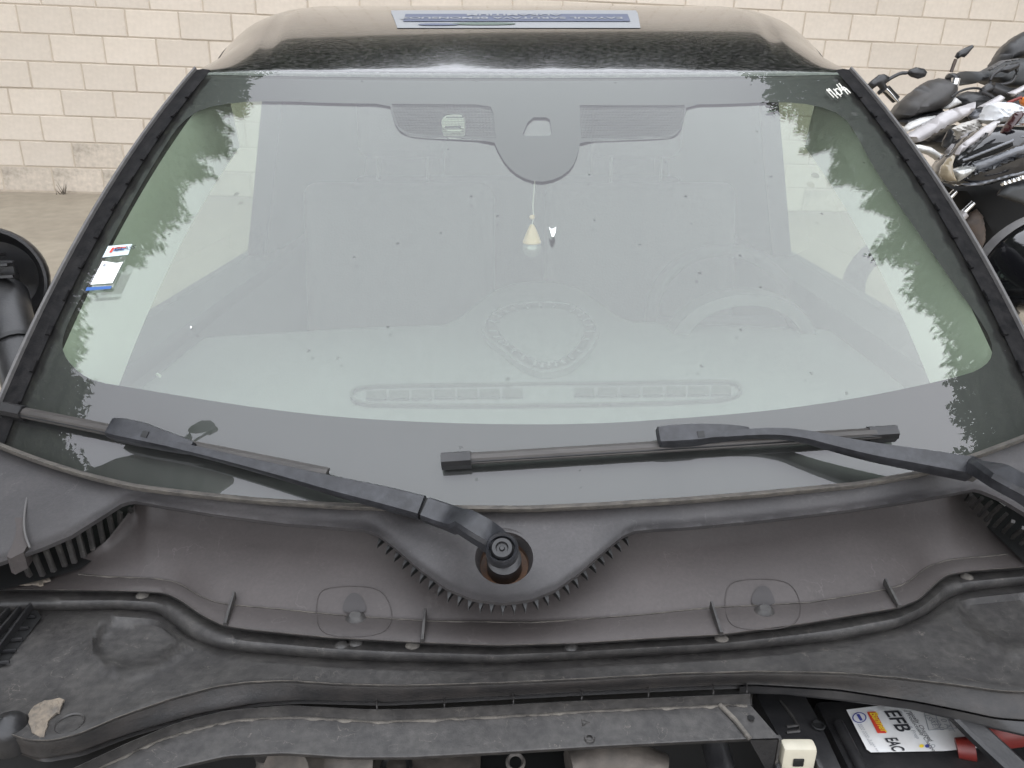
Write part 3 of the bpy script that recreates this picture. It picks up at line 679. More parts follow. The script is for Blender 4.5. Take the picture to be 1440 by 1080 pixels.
# hanging scent bottle
hp = PY(748, 330, 1.36)
fz = empty('hanging_air_freshener', hp); tag(fz, 'small glass scent bottle with wooden cone cap hanging behind the windscreen', 'air freshener')
px2m = 1.0 / FPX * (hp.y * math.cos(PITCH) - (hp.z - CAMZ) * math.sin(PITCH))
def fl(name, prof, m): return lathe(name, [(r * px2m, h * px2m) for r, h in prof], m, fz, hp, (0, 0, 1), 24)
fl('cone_cap', [(0, 14.5), (2.5, 14), (4, 12), (8, 3), (12.5, -8), (13, -10.5), (12, -12), (0, -12.2)], 'wood')
fl('bottle', [(12.5, -12.5), (13.8, -16), (14, -20), (12.5, -25), (9, -29), (5, -31), (0, -31.5)], 'clear_glass')
fl('perfume', [(11.5, -18.5), (12, -21), (10.5, -25.5), (7, -29), (0, -30)], 'clear_glass')
fl('bead', [(0, 28), (3, 27), (4.2, 24.5), (3, 22), (0, 21)], 'wood')
tube('cord', [hp + Vector((0, 0, 13 * px2m)), hp + Vector((.003, 0, 25 * px2m)), hp + Vector((.001, 0, 40 * px2m)), hp + Vector((.004, -.004, 75 * px2m))], .0012, 'cloth', fz, 6)

# ------------------------------------------------------------------ cowl (upper panel) below the glass
A = smooth_itp([(-160, 560), (-40, 612), (22, 638), (60, 652), (117, 670), (187, 687), (267, 697), (367, 707), (480, 714), (600, 717), (740, 718), (847, 713), (960, 706), (1060, 698), (1207, 684), (1300, 667), (1373, 643), (1440, 618), (1560, 560)], 20)
B = itp([(-160, 850), (3, 790), (60, 770), (100, 753), (140, 728), (173, 707), (187, 704), (233, 712), (300, 723), (400, 736), (480, 742), (515, 745), (532, 752), (547, 763), (590, 800), (627, 827), (667, 843), (707, 848), (747, 843), (780, 830), (813, 807), (847, 777), (875, 754), (890, 747), (920, 744), (960, 742), (1060, 733), (1193, 717), (1293, 702), (1343, 693), (1373, 687), (1407, 701), (1440, 721), (1560, 800)])
zB = itp([(-160, .93), (3, .955), (100, .968), (187, .976), (500, .968), (547, .962), (627, .950), (707, .946), (790, .950), (860, .962), (900, .968), (1370, .976), (1440, .962), (1560, .93)])
zA = itp([(x, PG(x, A(x)).z + .003) for x in range(-160, 1561, 40)])
PIV = (707, 783)
def cz(x, y):
    a, b = A(x), B(x); t = (y - a) / max(b - a, 1); t = min(max(t, 0), 1.2)
    z = zA(x) + (zB(x) - zA(x)) * t
    if 520 < x < 900: z -= .010 * math.exp(-(((x - 707) / 90) ** 2 + ((y - 800) / 45) ** 2))
    # rolled outer edge
    d = b - y
    z += .005 * math.exp(-(max(d, 0) / 5) ** 2)
    return z
xs_ = list(range(-110, 520, 10)) + list(range(520, 900, 6)) + list(range(900, 1541, 10))
outl = [(x, A(x)) for x in xs_] + [(x, B(x)) for x in reversed(xs_)]
hole = [(PIV[0] + 2 + 41 * math.cos(a), PIV[1] + 2 + 37 * math.sin(a)) for a in np.linspace(0, 2 * math.pi, 41)[:-1]]
cowl = sheet('cowl_panel', outl, lambda x, y: PZ(x, y, cz(x, y)), 'cowl', car, holes=[hole], step=6, skirt=(0, .002, -.005), sharp=R(50))
cowl['label'] = 'dusty black plastic cowl panel along the windscreen foot'
lipx = [x for x in xs_ if -60 < x < 1520]
rowgrid('glass_lip_seal', [[PZ(x, A(x) + dy, zA(x) + dz) for x in lipx] for dy, dz in ((-7, .004), (-5, .009), (-2, .010), (1, .006), (3, -.001))], 'crust', cowl)
# spindle well: rusty cup under the wiper nut
pc = PZ(PIV[0] + 2, PIV[1] + 3, cz(PIV[0] + 2, PIV[1] + 3)); WAX = (0, -.5, .86)
lathe('well_collar', [(.0375, -.003), (.036, .001), (.034, .0025), (.0315, .001), (.029, -.006), (.0265, -.012)], 'cowl', cowl, pc, WAX, 48)
lathe('spindle_well', [(.0275, -.010), (.026, -.020), (.012, -.024)], 'rust', cowl, pc, WAX, 40)
lathe('spindle_bush', [(.019, -.024), (.0185, .000), (.012, .004), (0, .004)], 'plastic', cowl, pc + Vector((0, -.002, .002)), WAX, 32)
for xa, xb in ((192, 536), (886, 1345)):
    gx_ = list(range(xa, xb, 8)); rowgrid('painted_edge_shade', [[PZ(x, B(x) + dy, z_) for x in gx_] for dy, z_ in ((-1, .9585), (2.2, .9575), (4.2, .952))], 'void', cowl)  # near-black strip, paints the shade line under the cowl's front edge
# comb teeth under the tongue
tb = bmesh.new(); w_, l_, h_ = .0028, .0085, .006
tv = [tb.verts.new(c) for c in ((-w_, 0, 0), (w_, 0, 0), (w_ * .25, -l_ * .8, -h_ * .7), (-w_ * .25, -l_ * .8, -h_ * .7), (-w_, .004, -h_), (w_, .004, -h_), (0, -l_, -h_ * 1.5))]
for f in ((0, 1, 2, 3), (0, 3, 6, 4), (1, 5, 6, 2), (3, 2, 6), (4, 5, 1, 0), (4, 6, 5)): tb.faces.new([tv[i] for i in f])
bmesh.ops.recalc_face_normals(tb, faces=tb.faces); tme = bpy.data.meshes.new('tooth'); tb.to_mesh(tme); tb.free(); tme.materials.append(M['black'])
arc = []; xx = 536.0
while xx < 886:
    arc.append(xx); xx += 15.5 / math.sqrt(1 + ((B(xx + 3) - B(xx - 3)) / 6) ** 2)
for xx in arc:
    sl_ = (B(xx + 3) - B(xx - 3)) / 6; P = PZ(xx, B(xx) + 1, zB(xx) - .002)
    o = bpy.data.objects.new('tooth', tme); o.matrix_basis = Matrix.Translation(P) @ Matrix.Rotation(math.atan(-sl_) * .75, 4, 'Z'); link(o, cowl)
# upright louvres at the two ends of the cowl
def louvre(tops, bots, w, ztop, zbot, ox, oy, k):
    for (a, b), (c, d) in zip(tops, bots):
        T, Bm = (ox + a / k, oy + b / k), (ox + c / k, oy + d / k)
        p0, p1 = PZ(*T, ztop), PZ(*Bm, zbot)
        beam('louvre', [p0, p0.lerp(p1, .5) + Vector((0, 0, .001)), p1], w, .004, (0, -.75, .6), 'dusty', cowl)
louvre([(95, 670), (145, 652), (195, 632), (245, 610), (288, 588), (330, 560), (375, 535), (420, 510), (462, 488), (510, 475), (556, 463)], [(130, 742), (184, 742), (230, 724), (278, 703), (318, 690), (357, 665), (397, 636), (440, 606), (482, 578), (515, 556), (556, 528)], .0058, .950, .918, 0, 560, 3)
louvre([(340, 515), (425, 535), (500, 560), (575, 590), (612, 655), (660, 715), (740, 765), (800, 800)], [(290, 583), (345, 623), (410, 666), (460, 703), (520, 748), (585, 793), (655, 838), (720, 880)], .0042, .950, .918, 1300, 600, 5.4)
sheet('louvre_shade_sheet', [(-30, 805), (3, 792), (60, 772), (100, 755), (173, 709), (195, 708), (202, 716), (196, 735), (150, 775), (112, 800), (60, 815), (0, 830)], lambda x, y: PZ(x, y, .9085), 'void', cowl, step=12)  # flat black sheets: shade between the louvres put into the colour
sheet('louvre_shade_sheet', [(1338, 694), (1372, 689), (1407, 703), (1470, 740), (1480, 790), (1440, 790), (1400, 752), (1360, 715)], lambda x, y: PZ(x, y, .9085), 'void', cowl, step=12)
sheet('cowl_end_cap', chaikin([(18, 636), (27, 664), (39, 690), (33, 722), (33, 748), (42, 772), (6, 790), (20, 760), (24, 738), (13, 708), (3, 676), (-6, 640)], 1), lambda x, y: PZ(x, y, .992 - (y - 636) * .00018), 'scuttle', cowl, step=7, skirt=(0, 0, -.02))
tube('end_cap_bead', [PZ(x, y, .995 - (y - 636) * .00018) for x, y in ((20, 636), (28, 664), (40, 690), (34, 722), (34, 748), (42, 770))], .0012, 'trim_grey', cowl, 8, 2)

# ------------------------------------------------------------------ scuttle tray (lower panel)
B0 = itp([(-160, 800), (20, 800), (100, 797), (150, 765), (192, 716), (233, 712), (300, 720), (400, 732), (480, 738), (720, 742), (960, 738), (1060, 729), (1193, 713), (1293, 700), (1360, 694), (1400, 735), (1427, 765), (1560, 790)])
Cc = smooth_itp([(-160, 800), (0, 803), (100, 806), (143, 810), (225, 814), (250, 819), (278, 836), (300, 846), (323, 850), (400, 857), (480, 865), (555, 870), (600, 873), (750, 875), (811, 871), (894, 865), (1000, 854), (1140, 847), (1243, 829), (1262, 825), (1282, 815), (1303, 797), (1333, 787), (1427, 778), (1560, 765)], 8)
D = smooth_itp([(-160, 825), (23, 829), (200, 832), (233, 834), (255, 845), (283, 865), (313, 880), (350, 886), (461, 897), (589, 904), (700, 908), (811, 905), (922, 898), (1014, 893), (1127, 878), (1263, 855), (1293, 843), (1313, 823), (1330, 809), (1360, 804), (1440, 798), (1560, 785)], 8)
E_ = smooth_itp([(-160, 862), (50, 860), (167, 857), (222, 861), (246, 880), (266, 897), (305, 912), (350, 918), (461, 927), (544, 931), (700, 934), (811, 928), (978, 919), (1040, 915), (1179, 901), (1262, 884), (1304, 864), (1332, 842), (1360, 832), (1440, 823), (1560, 812)], 10)
F = smooth_itp([(-160, 1000), (-40, 1010), (0, 1028), (40, 1042), (75, 1042), (111, 1033), (167, 1009), (236, 985), (305, 966), (350, 960), (405, 958), (475, 963), (572, 965), (700, 961), (811, 956), (950, 948), (1061, 945), (1179, 947), (1262, 954), (1346, 964), (1409, 973), (1560, 976)], 12)
Gg = smooth_itp([(-160, 1030), (8, 1050), (55, 1068), (111, 1058), (167, 1036), (194, 1027), (278, 1003), (361, 988), (419, 984), (544, 987), (700, 979), (811, 973), (978, 965), (1061, 962), (1179, 969), (1290, 986), (1346, 997), (1401, 1009), (1440, 1012), (1560, 1015)], 12)
H_ = smooth_itp([(-60, 1160), (60, 1100), (117, 1074), (181, 1044), (250, 1016), (319, 999), (405, 992), (517, 998), (600, 997), (700, 992), (811, 986), (1053, 976)], 12)
I_ = smooth_itp([(-60, 1190), (60, 1120), (142, 1079), (222, 1041), (278, 1024), (333, 1012), (419, 1008), (530, 1015), (628, 1011), (750, 1005), (839, 999), (1008, 992), (1055, 991)], 12)
J_ = smooth_itp([(-60, 1260), (60, 1190), (180, 1105), (250, 1079), (319, 1063), (400, 1059), (489, 1065), (572, 1065), (700, 1058), (867, 1048), (1053, 1039), (1096, 1038)], 12)
def blend(f, g, t): return lambda x: f(x) * (1 - t) + g(x) * t
# local relief of the tray: the two round pads, the step pockets, dents
PADL = chaikin([(167, 862), (222, 862), (258, 893), (262, 905), (235, 928), (200, 942), (165, 943), (138, 930), (127, 908), (135, 885)], 2)
PADR = chaikin([(1345, 838), (1420, 828), (1500, 850), (1520, 890), (1440, 915), (1395, 905), (1360, 880), (1342, 855)], 2)
def edge_d(p, poly):
    lo = np.array(poly); nx = np.roll(lo, -1, 0); ab = nx - lo; q = np.array(p); t = np.clip(((q - lo) * ab).sum(1) / np.maximum((ab ** 2).sum(1), 1e-9), 0, 1)
    return float(np.sqrt((((lo + ab * t[:, None]) - q) ** 2).sum(1)).min())
def relief(x, y):
    dz = 0
    for pad in (PADL, PADR):
        if min(p[0] for p in pad) - 20 < x < max(p[0] for p in pad) + 20 and min(p[1] for p in pad) - 20 < y < max(p[1] for p in pad) + 20:
            d = edge_d((x, y), pad); ins = inpoly(x, y, pad)
            dz += (-.008 * min(1, d / 9) if ins else 0) + .003 * math.exp(-(d / 5) ** 2)
    dz += .0015 * math.sin(x * .013 + 1) * math.sin(y * .05)
    return dz
cols = list(range(-110, 1541, 6))
spec = [(blend(B0, Cc, -.10), .957), (B0, .950), (blend(B0, Cc, .10), .941), (blend(B0, Cc, .3), .930), (blend(B0, Cc, .5), .922), (blend(B0, Cc, .7), .915), (blend(B0, Cc, .86), .909), (blend(B0, Cc, .96), .904), (Cc, .902), (blend(Cc, D, .12), .9035), (blend(Cc, D, .5), .903), (blend(Cc, D, .92), .903), (D, .902)]
tw = itp([(110, .06), (205, 1), (1335, 1), (1400, .06)])
tray = rowgrid('scuttle_panel', [[PZ(x, f(x), .902 + (z - .902) * tw(x)) for x in cols] for f, z in spec], 'scuttle', car, sharp=R(60))
tray['label'] = 'brownish dust covered scuttle panel below the cowl'
nF = 14
spec2 = [(D, .899), (lambda x: D(x) + 2.5, .889), (blend(D, E_, .25), .8905), (blend(D, E_, .5), .8915), (blend(D, E_, .75), .887), (blend(D, E_, .92), .880), (E_, .876), (lambda x: E_(x) + 4, .8775), (lambda x: E_(x) + 10, .882)]
Es = lambda x: E_(x) + 10
spec2 += [(blend(Es, F, q / nF), .8835 + .004 * (q / nF)) for q in range(1, nF)]
spec2 += [(lambda x: F(x) - 2, .8895), (F, .889), (lambda x: F(x) + 2, .886)]
frontp = rowgrid('plenum_cover', [[PZ(x, f(x), z + (relief(x, f(x)) if 9 <= i < 9 + nF - 1 else 0)) for x in cols] for i, (f, z) in enumerate(spec2)], 'dusty', car, sharp=R(60))
frontp['label'] = 'dusty ribbed plenum cover with round pads at both ends'
spec3 = [(lambda x: F(x) + 2, .885), (lambda x: F(x) + 5, .883), (blend(F, Gg, .6), .8745), (lambda x: Gg(x) - 2, .8685), (Gg, .8672), (lambda x: Gg(x) + .5, .860)]
rowgrid('bonnet_seal', [[PZ(x, f(x), z) for x in cols] for f, z in spec3] + [[PZ(x, Gg(x) + 1, .866) + Vector((0, .004, -.008)) for x in cols]], 'rubber', car, sharp=R(60))
def crustline(name, f, z, x0, x1, w, par, up=.6, m='crust'):
    cx_ = list(range(x0, x1, 3)); wv = np.convolve(rng.uniform(.1, w, len(cx_) + 6), np.ones(5) / 5, 'same')[3:-3]
    rowgrid(name, [[PZ(x, f(x) + dy * (k if dy > 0 else 1), z + dz) for x, k in zip(cx_, wv)] for dy, dz in ((-up, .0003), (.2, .0009), (1, -.0008))], m, par)
crustline('dust_line', Cc, .9028, 110, 1420, 3.0, tray)
crustline('dust_line', lambda x: F(x) - 1.5, .8897, -60, 1500, 2.2, frontp)
crustline('dust_line', lambda x: D(x) - 1.2, .9025, 20, 1440, 1.6, tray, .3)
# ribs across the ledge
def rib(x0, y0, x1, y1, h=.009):
    a, b = PZ(x0, y0, .910), PZ(x1, y1, .9035); beam('ledge_rib', [a + Vector((0, 0, -.004)), b], [.003, .004], [h, .004], (0, 0, 1), 'dusty', tray)
for r_ in ((330, 836, 317, 880), (598, 860, 594, 903), (1000, 850, 1014, 893), (1244, 818, 1264, 855)): rib(*r_)
# moulded drain flaps with their little arches
for cx_, cy_ in ((497, 862), (1072, 852)):
    fl_ = [(cx_ - 52, cy_ - 28), (cx_ - 30, cy_ - 38), (cx_ + 30, cy_ - 38), (cx_ + 50, cy_ - 20), (cx_ + 56, cy_ + 12), (cx_ + 38, cy_ + 32), (cx_ - 30, cy_ + 34), (cx_ - 52, cy_ + 20)]
    lp = chaikin(fl_, 2)
    def tz(x, y):
        for (f, z), (g, w) in zip(spec[:-1], spec[1:]):
            if f(x) <= y <= g(x): return z + (w - z) * (y - f(x)) / max(g(x) - f(x), .01)
        return .9025
    tube('drain_flap_edge', [PZ(x, y, tz(x, y) + .0006) for x, y in lp + lp[:1]], .0004, 'scuttle', tray, 6)
    ar = [(cx_ - 16 + 0, cy_), (cx_ - 14, cy_ - 16), (cx_ - 4, cy_ - 29), (cx_ + 8, cy_ - 28), (cx_ + 17, cy_ - 12), (cx_ + 18, cy_)]
    sheet('drain_mouth', chaikin(ar, 2), lambda x, y: PZ(x, y, tz(x, y) + .0012), 'scuttle_dark', tray, step=5)
    lathe('drain_boss', [(.0, .006), (.006, .006), (.0085, .004), (.011, .0)], 'dusty', tray, PZ(cx_ + 3, cy_ + 8, .903), (0, -.2, 1), 20, 1, .8)
for x, y in ((500, 904), (580, 908), (803, 911), (1015, 899), (200, 838), (1360, 812), (480, 908)):
    lathe('push_pin', [(0, .003), (.004, .003), (.006, .0015), (.0075, 0)], 'crust' if x in (200, 1360, 580, 1015) else 'dusty', frontp, PZ(x, y, .8905), (0, -.2, 1), 16)
# mud on the far-left corner, scratches, loose mud print
for poly, mm in ((chaikin([(40, 998), (60, 985), (90, 980), (88, 996), (66, 1012), (64, 1034), (52, 1038), (40, 1020)], 1), 'mud'), (chaikin([(22, 822), (28, 812), (72, 806), (66, 822)], 1), 'mud')):
    zz = .8885 if poly[0][1] > 900 else .9045
    poly = [(x + random.uniform(-2.2, 2.2), y + random.uniform(-1.6, 1.6)) for x, y in dens(poly, 4)]
    sheet('dried_mud', poly, lambda x, y, zz=zz: PZ(x, y, zz + .0012 + .001 * math.sin(x * .5) * math.sin(y * .6)), mm, frontp, step=5, skirt=(0, 0, -.002))
lathe('corner_plug', [(0, .014), (.008, .012), (.014, .006), (.0165, 0), (.0165, -.02)], 'plastic', frontp, PZ(12, 1024, .886), (0, -.1, 1), 24)
lathe('ring_mark', [(.011, .0), (.012, .0012), (.0125, .0)], 'dusty', frontp, PZ(98, 1018, .888), (0, 0, 1), 24)
# air inlet slats at the left edge
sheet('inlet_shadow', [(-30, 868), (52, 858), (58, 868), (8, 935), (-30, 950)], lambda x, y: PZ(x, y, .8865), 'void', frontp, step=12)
for a, b in (((45, 856), (-14, 938)), ((30, 860), (-30, 930)), ((14, 862), (-45, 925)), ((-4, 864), (-60, 920))):
    beam('inlet_slat', [PZ(*a, .893), PZ(*b, .889)], .003, .008, (0, 0, 1), 'plastic', frontp)
for q in range(5):
    x, y = 50 - q * 9, 868 + q * 16
    beam('inlet_rib', [PZ(x, y, .888), PZ(x - 60, y + 6, .888)], .002, .003, (0, 0, 1), 'plastic', frontp)

# ------------------------------------------------------------------ wiper arms and blades
def gl_path(pts, offs): return [PG(x, y, o_) for (x, y), o_ in zip(pts, offs if isinstance(offs, (list, tuple)) else [offs] * len(pts))]
def blade(a, b, arm, capa, capb):
    n = 24; pts = [(a[0] + (b[0] - a[0]) * i / n, a[1] + (b[1] - a[1]) * i / n) for i in range(n + 1)]
    uvs = [guv(x, y, .008) for x, y in pts]; nr = [GN(u, v) for u, v in uvs]
    lo_ = [G(u, v, .0015) for u, v in uvs]; hi_ = [G(u, v, .010) for u, v in uvs]
    bl = beam('wiper_blade', hi_, .014, .007, nr, 'blade', arm, .5, .35)
    beam('rubber_lip', lo_, .0055, .010, nr, 'black', arm)
    side = (hi_[-1] - hi_[0]).normalized().cross(nr[0])
    if side.y > 0: side = -side
    beam('blade_groove', [p + side * .0052 + n_ * .0035 for p, n_ in zip(hi_, nr)], .0016, .0022, nr, 'black', arm)
    for c, i in ((capa, 0), (capb, n)):
        if not c: continue
        t = (hi_[1] - hi_[0]).normalized() * (1 if i == 0 else -1)
        beam('blade_end_cap', [hi_[i] - t * .004 - nr[i] * .007, hi_[i] + t * .018 - nr[i] * .007, hi_[i] + t * .030 - nr[i] * .007], .0175, .0165, nr[i], 'plastic', arm, .35, .6)
def arm_beam(name, pts, offs, wid, hei, m, par, normals=None):
    P = []; Nn = []
    for (x, y), o_ in zip(pts, offs):
        if o_ is None or isinstance(o_, tuple): P.append(PZ(x, y, o_[0])); Nn.append(Vector((0, -.35, .93)))
        else: u, v = guv(x, y, o_); P.append(G(u, v, o_)); Nn.append(GN(u, v))
    k = 5; pp = chaikin([tuple(p) for p in P], 2, False); t = np.linspace(0, 1, len(pp)); tt = np.linspace(0, 1, len(P))
    wi = list(np.interp(t, tt, wid)); he = list(np.interp(t, tt, hei)); nn = [Nn[min(int(q * (len(Nn) - 1) + .5), len(Nn) - 1)] for q in t]
    return beam(name, pp, wi, he, nn, m, par, .3, .8)
# near arm: pivot in the middle of the cowl, blade running to the left pillar
armL = arm_beam('wiper_arm', [(236, 626), (290, 639), (350, 654), (420, 672), (480, 688), (540, 702), (596, 717)], [.020, .020, .021, .023, .026, .030, .034], [.009, .010, .012, .016, .021, .024, .025], [.008, .009, .010, .012, .014, .015, .015], 'wiper', car)
armL['label'] = 'black wiper arm pivoting at the middle of the cowl'
arm_beam('arm_head', [(600, 719), (640, 733), (670, 747), (688, 760), (700, 769)], [.034, .036, (1.001,), (.990,), (.983,)], [.025, .026, .028, .030, .028], [.015, .015, .015, .014, .012], 'wiper', armL)
arm_beam('arm_hinge', [(594, 716), (603, 720)], [.033, .034], [.022, .022], [.010, .010], 'black', armL)
pn = PZ(706, 774, .991)
lathe('arm_eye', [(.0150, -.009), (.0165, -.006), (.0165, .006), (.0150, .0085), (.0130, .006), (.0130, -.002), (0, -.002)], 'wiper', armL, pn, (0, -.55, .83), 36)
lathe('spindle_nut', [(.0115, -.004), (.0115, .005), (.010, .0075), (.0065, .0075), (.0055, .0045), (.003, .0045), (.002, .0065), (0, .0065)], 'plastic', armL, pn, (0, -.55, .83), 32)
blade((10, 577), (462, 668), armL, True, False)
def connector(pts, arm, sq, w0=.027):
    c = arm_beam('blade_connector', pts, [.014] * len(pts), [w0 * .9, w0, w0, w0 * .8, w0 * .45], [.014, .016, .016, .015, .012], 'wiper', arm)
    u, v = guv(*sq, .031); P = G(u, v, .0285); n = GN(u, v); t = (PG(pts[2][0], pts[2][1], .03) - PG(pts[1][0], pts[1][1], .03)).normalized()
    beam('connector_button', [P - t * .004, P + t * .004], .008, .0022, n, 'black', arm)
connector([(162, 605), (180, 609), (205, 614), (225, 620), (275, 633)], armL, (203, 610))
# far arm: pivot outside the frame at the right
armR = arm_beam('wiper_arm', [(1008, 615), (1050, 612), (1090, 611), (1130, 616), (1160, 624), (1220, 638), (1290, 650), (1356, 662)], [.020, .021, .022, .024, .027, .031, .036, .040], [.009, .010, .011, .013, .016, .021, .025, .027], [.008, .009, .010, .011, .012, .014, .016, .017], 'wiper', car)
armR['label'] = 'black wiper arm reaching in from beyond the right edge'
arm_beam('arm_hinge', [(1355, 661), (1368, 665)], [.040, .041], [.024, .024], [.012, .012], 'trim_grey', armR)
arm_beam('arm_head', [(1366, 665), (1400, 675), (1440, 697), (1475, 722), (1500, 745)], [.040, (1.035,), (1.022,), (1.008,), (.998,)], [.028, .029, .031, .033, .034], [.017, .017, .016, .015, .013], 'wiper', armR)
blade((626, 649), (1254, 610), armR, True, True)
connector([(924, 618), (945, 617), (975, 615), (1000, 613), (1050, 612)], armR, (986, 610), .025)

# ------------------------------------------------------------------ gutter plate and engine bay
gcols = list(range(-40, 1054, 6)) + [1055]
specG = [(lambda x: H_(x) + 1, .868), (lambda x: H_(x) - .5, .8735), (lambda x: H_(x) + .8, .8738), (lambda x: H_(x) + 2, .8725), (lambda x: I_(x) - 1.5, .8622), (I_, .8612), (lambda x: I_(x) + 2, .8608), (blend(I_, J_, .3), .8600), (blend(I_, J_, .65), .8592), (lambda x: J_(x) - 2, .8585), (J_, .8575), (lambda x: J_(x) + 2.5, .853), (lambda x: J_(x) + 3.5, .846)]
gut = rowgrid('gutter_plate', [[PZ(x, f(x), z) for x in gcols] for f, z in specG], 'dusty', car, sharp=R(50)); gut['label'] = 'dusty black gutter plate across the engine bay'
ccx = [x for x in range(100, 1054, 3)]; cwv = np.convolve(rng.uniform(.2, 5.5, len(ccx) + 6), np.ones(4) / 4, 'same')[3:-3]
rowgrid('dust_crust', [[PZ(x, I_(x) + dy * (w if dy > 0 else 1), .8617 + dz) for x, w in zip(ccx, cwv)] for dy, dz in ((-1.2, .0004), (.2, .0010), (1, -.0007))], 'crust', gut)
mk('plate_end', [PZ(1055, 991, .8612), PZ(1096, 1038, .8575), PZ(1055, 1039, .8575), PZ(1056, 976, .8738), PZ(1058, 992, .8615)], [(0, 1, 2), (0, 3, 4)], 'dusty', gut, False)
beam('plate_fold', [PZ(1012, 992, .8615), PZ(1034, 1014, .8605), PZ(1054, 1040, .8585)], .004, .003, (0, 0, 1), 'crust', gut)
beam('plate_leg', [PZ(1094, 1037, .857), PZ(1094, 1037, .857) + Vector((0, -.002, -.16))], .006, .003, (1, 0, 0), 'dusty', gut)
mk('plate_gusset', [PZ(1054, 1041, .857), PZ(1094, 1040, .857), PZ(1094, 1040, .857) + Vector((0, 0, -.05))], [(0, 1, 2)], 'plastic', gut, False)
lathe('plate_hole', [(.0035, .0006), (.0022, .0008), (0, .0004)], 'void', gut, PZ(1056, 1010, .8606), (0, 0, 1), 12)
for x, y in ((822, 1016), (829, 1038)): lathe('moulded_mark', [(.003, .001), (.0045, .0012), (.005, 0)], 'dusty', gut, PZ(x, y, .860), (0, 0, 1), 3 if y < 1020 else 14)
# dark trough between seal and plate, with its clips
tcols = [x for x in cols if x < 1066]
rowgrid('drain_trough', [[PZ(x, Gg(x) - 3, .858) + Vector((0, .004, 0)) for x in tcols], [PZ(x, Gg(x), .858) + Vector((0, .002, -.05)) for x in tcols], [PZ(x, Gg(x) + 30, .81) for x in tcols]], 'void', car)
for x in (530, 625, 722, 818, 912, 1003, 1050):
    a = PZ(x, Gg(x) + 1, .866); b_ = PZ(x, H_(x) - 1, .8715); beam('trough_clip', [a, b_], .0012, .003, (0, 0, 1), 'dusty', gut)
# seal lip that runs on to the right above the battery
rcols = list(range(1040, 1541, 8)); G2 = smooth_itp([(1040, 974), (1100, 975), (1179, 984), (1279, 996), (1346, 1012), (1440, 1034), (1560, 1062)], 8)
rowgrid('seal_rail', [[PZ(x, f(x), z) for x in rcols] for f, z in ((lambda x: Gg(x) + 1, .862), (lambda x: Gg(x) + 3, .8635), (lambda x: G2(x) - 2, .856), (G2, .8545), (lambda x: G2(x) + 1.5, .852), (lambda x: G2(x) + 1.5, .845))], 'plastic', car, sharp=R(50))
# engine bay
box('bay_floor', (-.75, .12, .42), (.78, .66, .46), 'void', car, 0)
box('bulkhead', (-.72, .66, .42), (.76, .70, .86), 'black', car, .005)
eng = box('engine_cover', PZ(470, 1078, .80) + Vector((0, -.10, -.05)), PZ(675, 1060, .80) + Vector((0, .03, .0)), 'engine', car, .012, None, 3)
tube('engine_pipe', [PZ(402, 1090, .82), PZ(440, 1075, .80), PZ(520, 1072, .79)], .028, 'engine', eng, 16, 2)
tube('engine_pipe', [PZ(372, 1062, .81), PZ(372, 1085, .79), PZ(372, 1110, .70)], .010, 'pipe', eng, 14)
tube('engine_pipe', [PZ(800, 1078, .80), PZ(860, 1064, .80), PZ(935, 1085, .79)], [.016, .02, .016], 'engine', eng, 14, 2)
tube('air_hose', [PZ(1006, 1050, .80), PZ(1013, 1075, .80), PZ(1010, 1110, .76)], .014, 'plastic', eng, 14)
lathe('oil_ring', [(.010, 0), (.013, .004), (.016, 0)], 'black', eng, PZ(557, 1078, .806), (0, -.3, 1), 20)
lathe('hose_clip', [(.006, 0), (.008, .004), (.010, 0)], 'pipe', eng, PZ(725, 1072, .80), (0, -.3, 1), 20)
box('heat_shield', PZ(640, 1090, .77) + Vector((0, -.06, -.02)), PZ(820, 1060, .78) + Vector((0, .02, .0)), 'black', eng, .006)
# battery tray panel right of the plate
trayp = sheet('tray_panel', [(1060, 972), (1130, 975), (1150, 1010), (1185, 1085), (1100, 1100), (1085, 1060), (1096, 1036)], lambda x, y: PZ(x, y, .815), 'plastic', car, step=14, skirt=(0, 0, -.03))
lathe('panel_hole', [(.007, .0025), (.0055, .003), (.005, .0005), (0, .0005)], 'black', trayp, PZ(1150, 1022, .8155), (0, 0, 1), 18)
for pts in ([(1098, 985), (1115, 1008), (1122, 1020)], [(1106, 1022), (1124, 1020), (1124, 1028), (1106, 1030)]): tube('panel_ridge', [PZ(x, y, .8165) for x, y in pts], .0016, 'dusty', trayp, 6)
# cream fuse connector
cn = empty('connector_block', PZ(1125, 1075, .82)); cn.parent = car; cn.matrix_parent_inverse = Matrix.Translation(-car.location)
c0 = PZ(1124, 1047, .845)
cb = box('connector_body', c0 + Vector((-.016, -.006, -.050)), c0 + Vector((.016, .008, .0)), 'cream_plastic', car, .004)
bpy.data.objects.remove(cn)
box('connector_slot', c0 + Vector((-.006, -.0075, -.020)), c0 + Vector((.004, -.0058, -.011)), 'black', cb, .001)
lathe('connector_eye', [(.003, 0), (.0035, .0006), (0, .0006)], 'black', cb, c0 + Vector((.002, -.0062, -.028)), (0, -1, 0), 14)
for q in (-1, 1): box('connector_tab', c0 + Vector((q * .020 - .0025, -.010, -.05)), c0 + Vector((q * .020 + .0025, .010, -.018)), 'plastic', cb, .001)

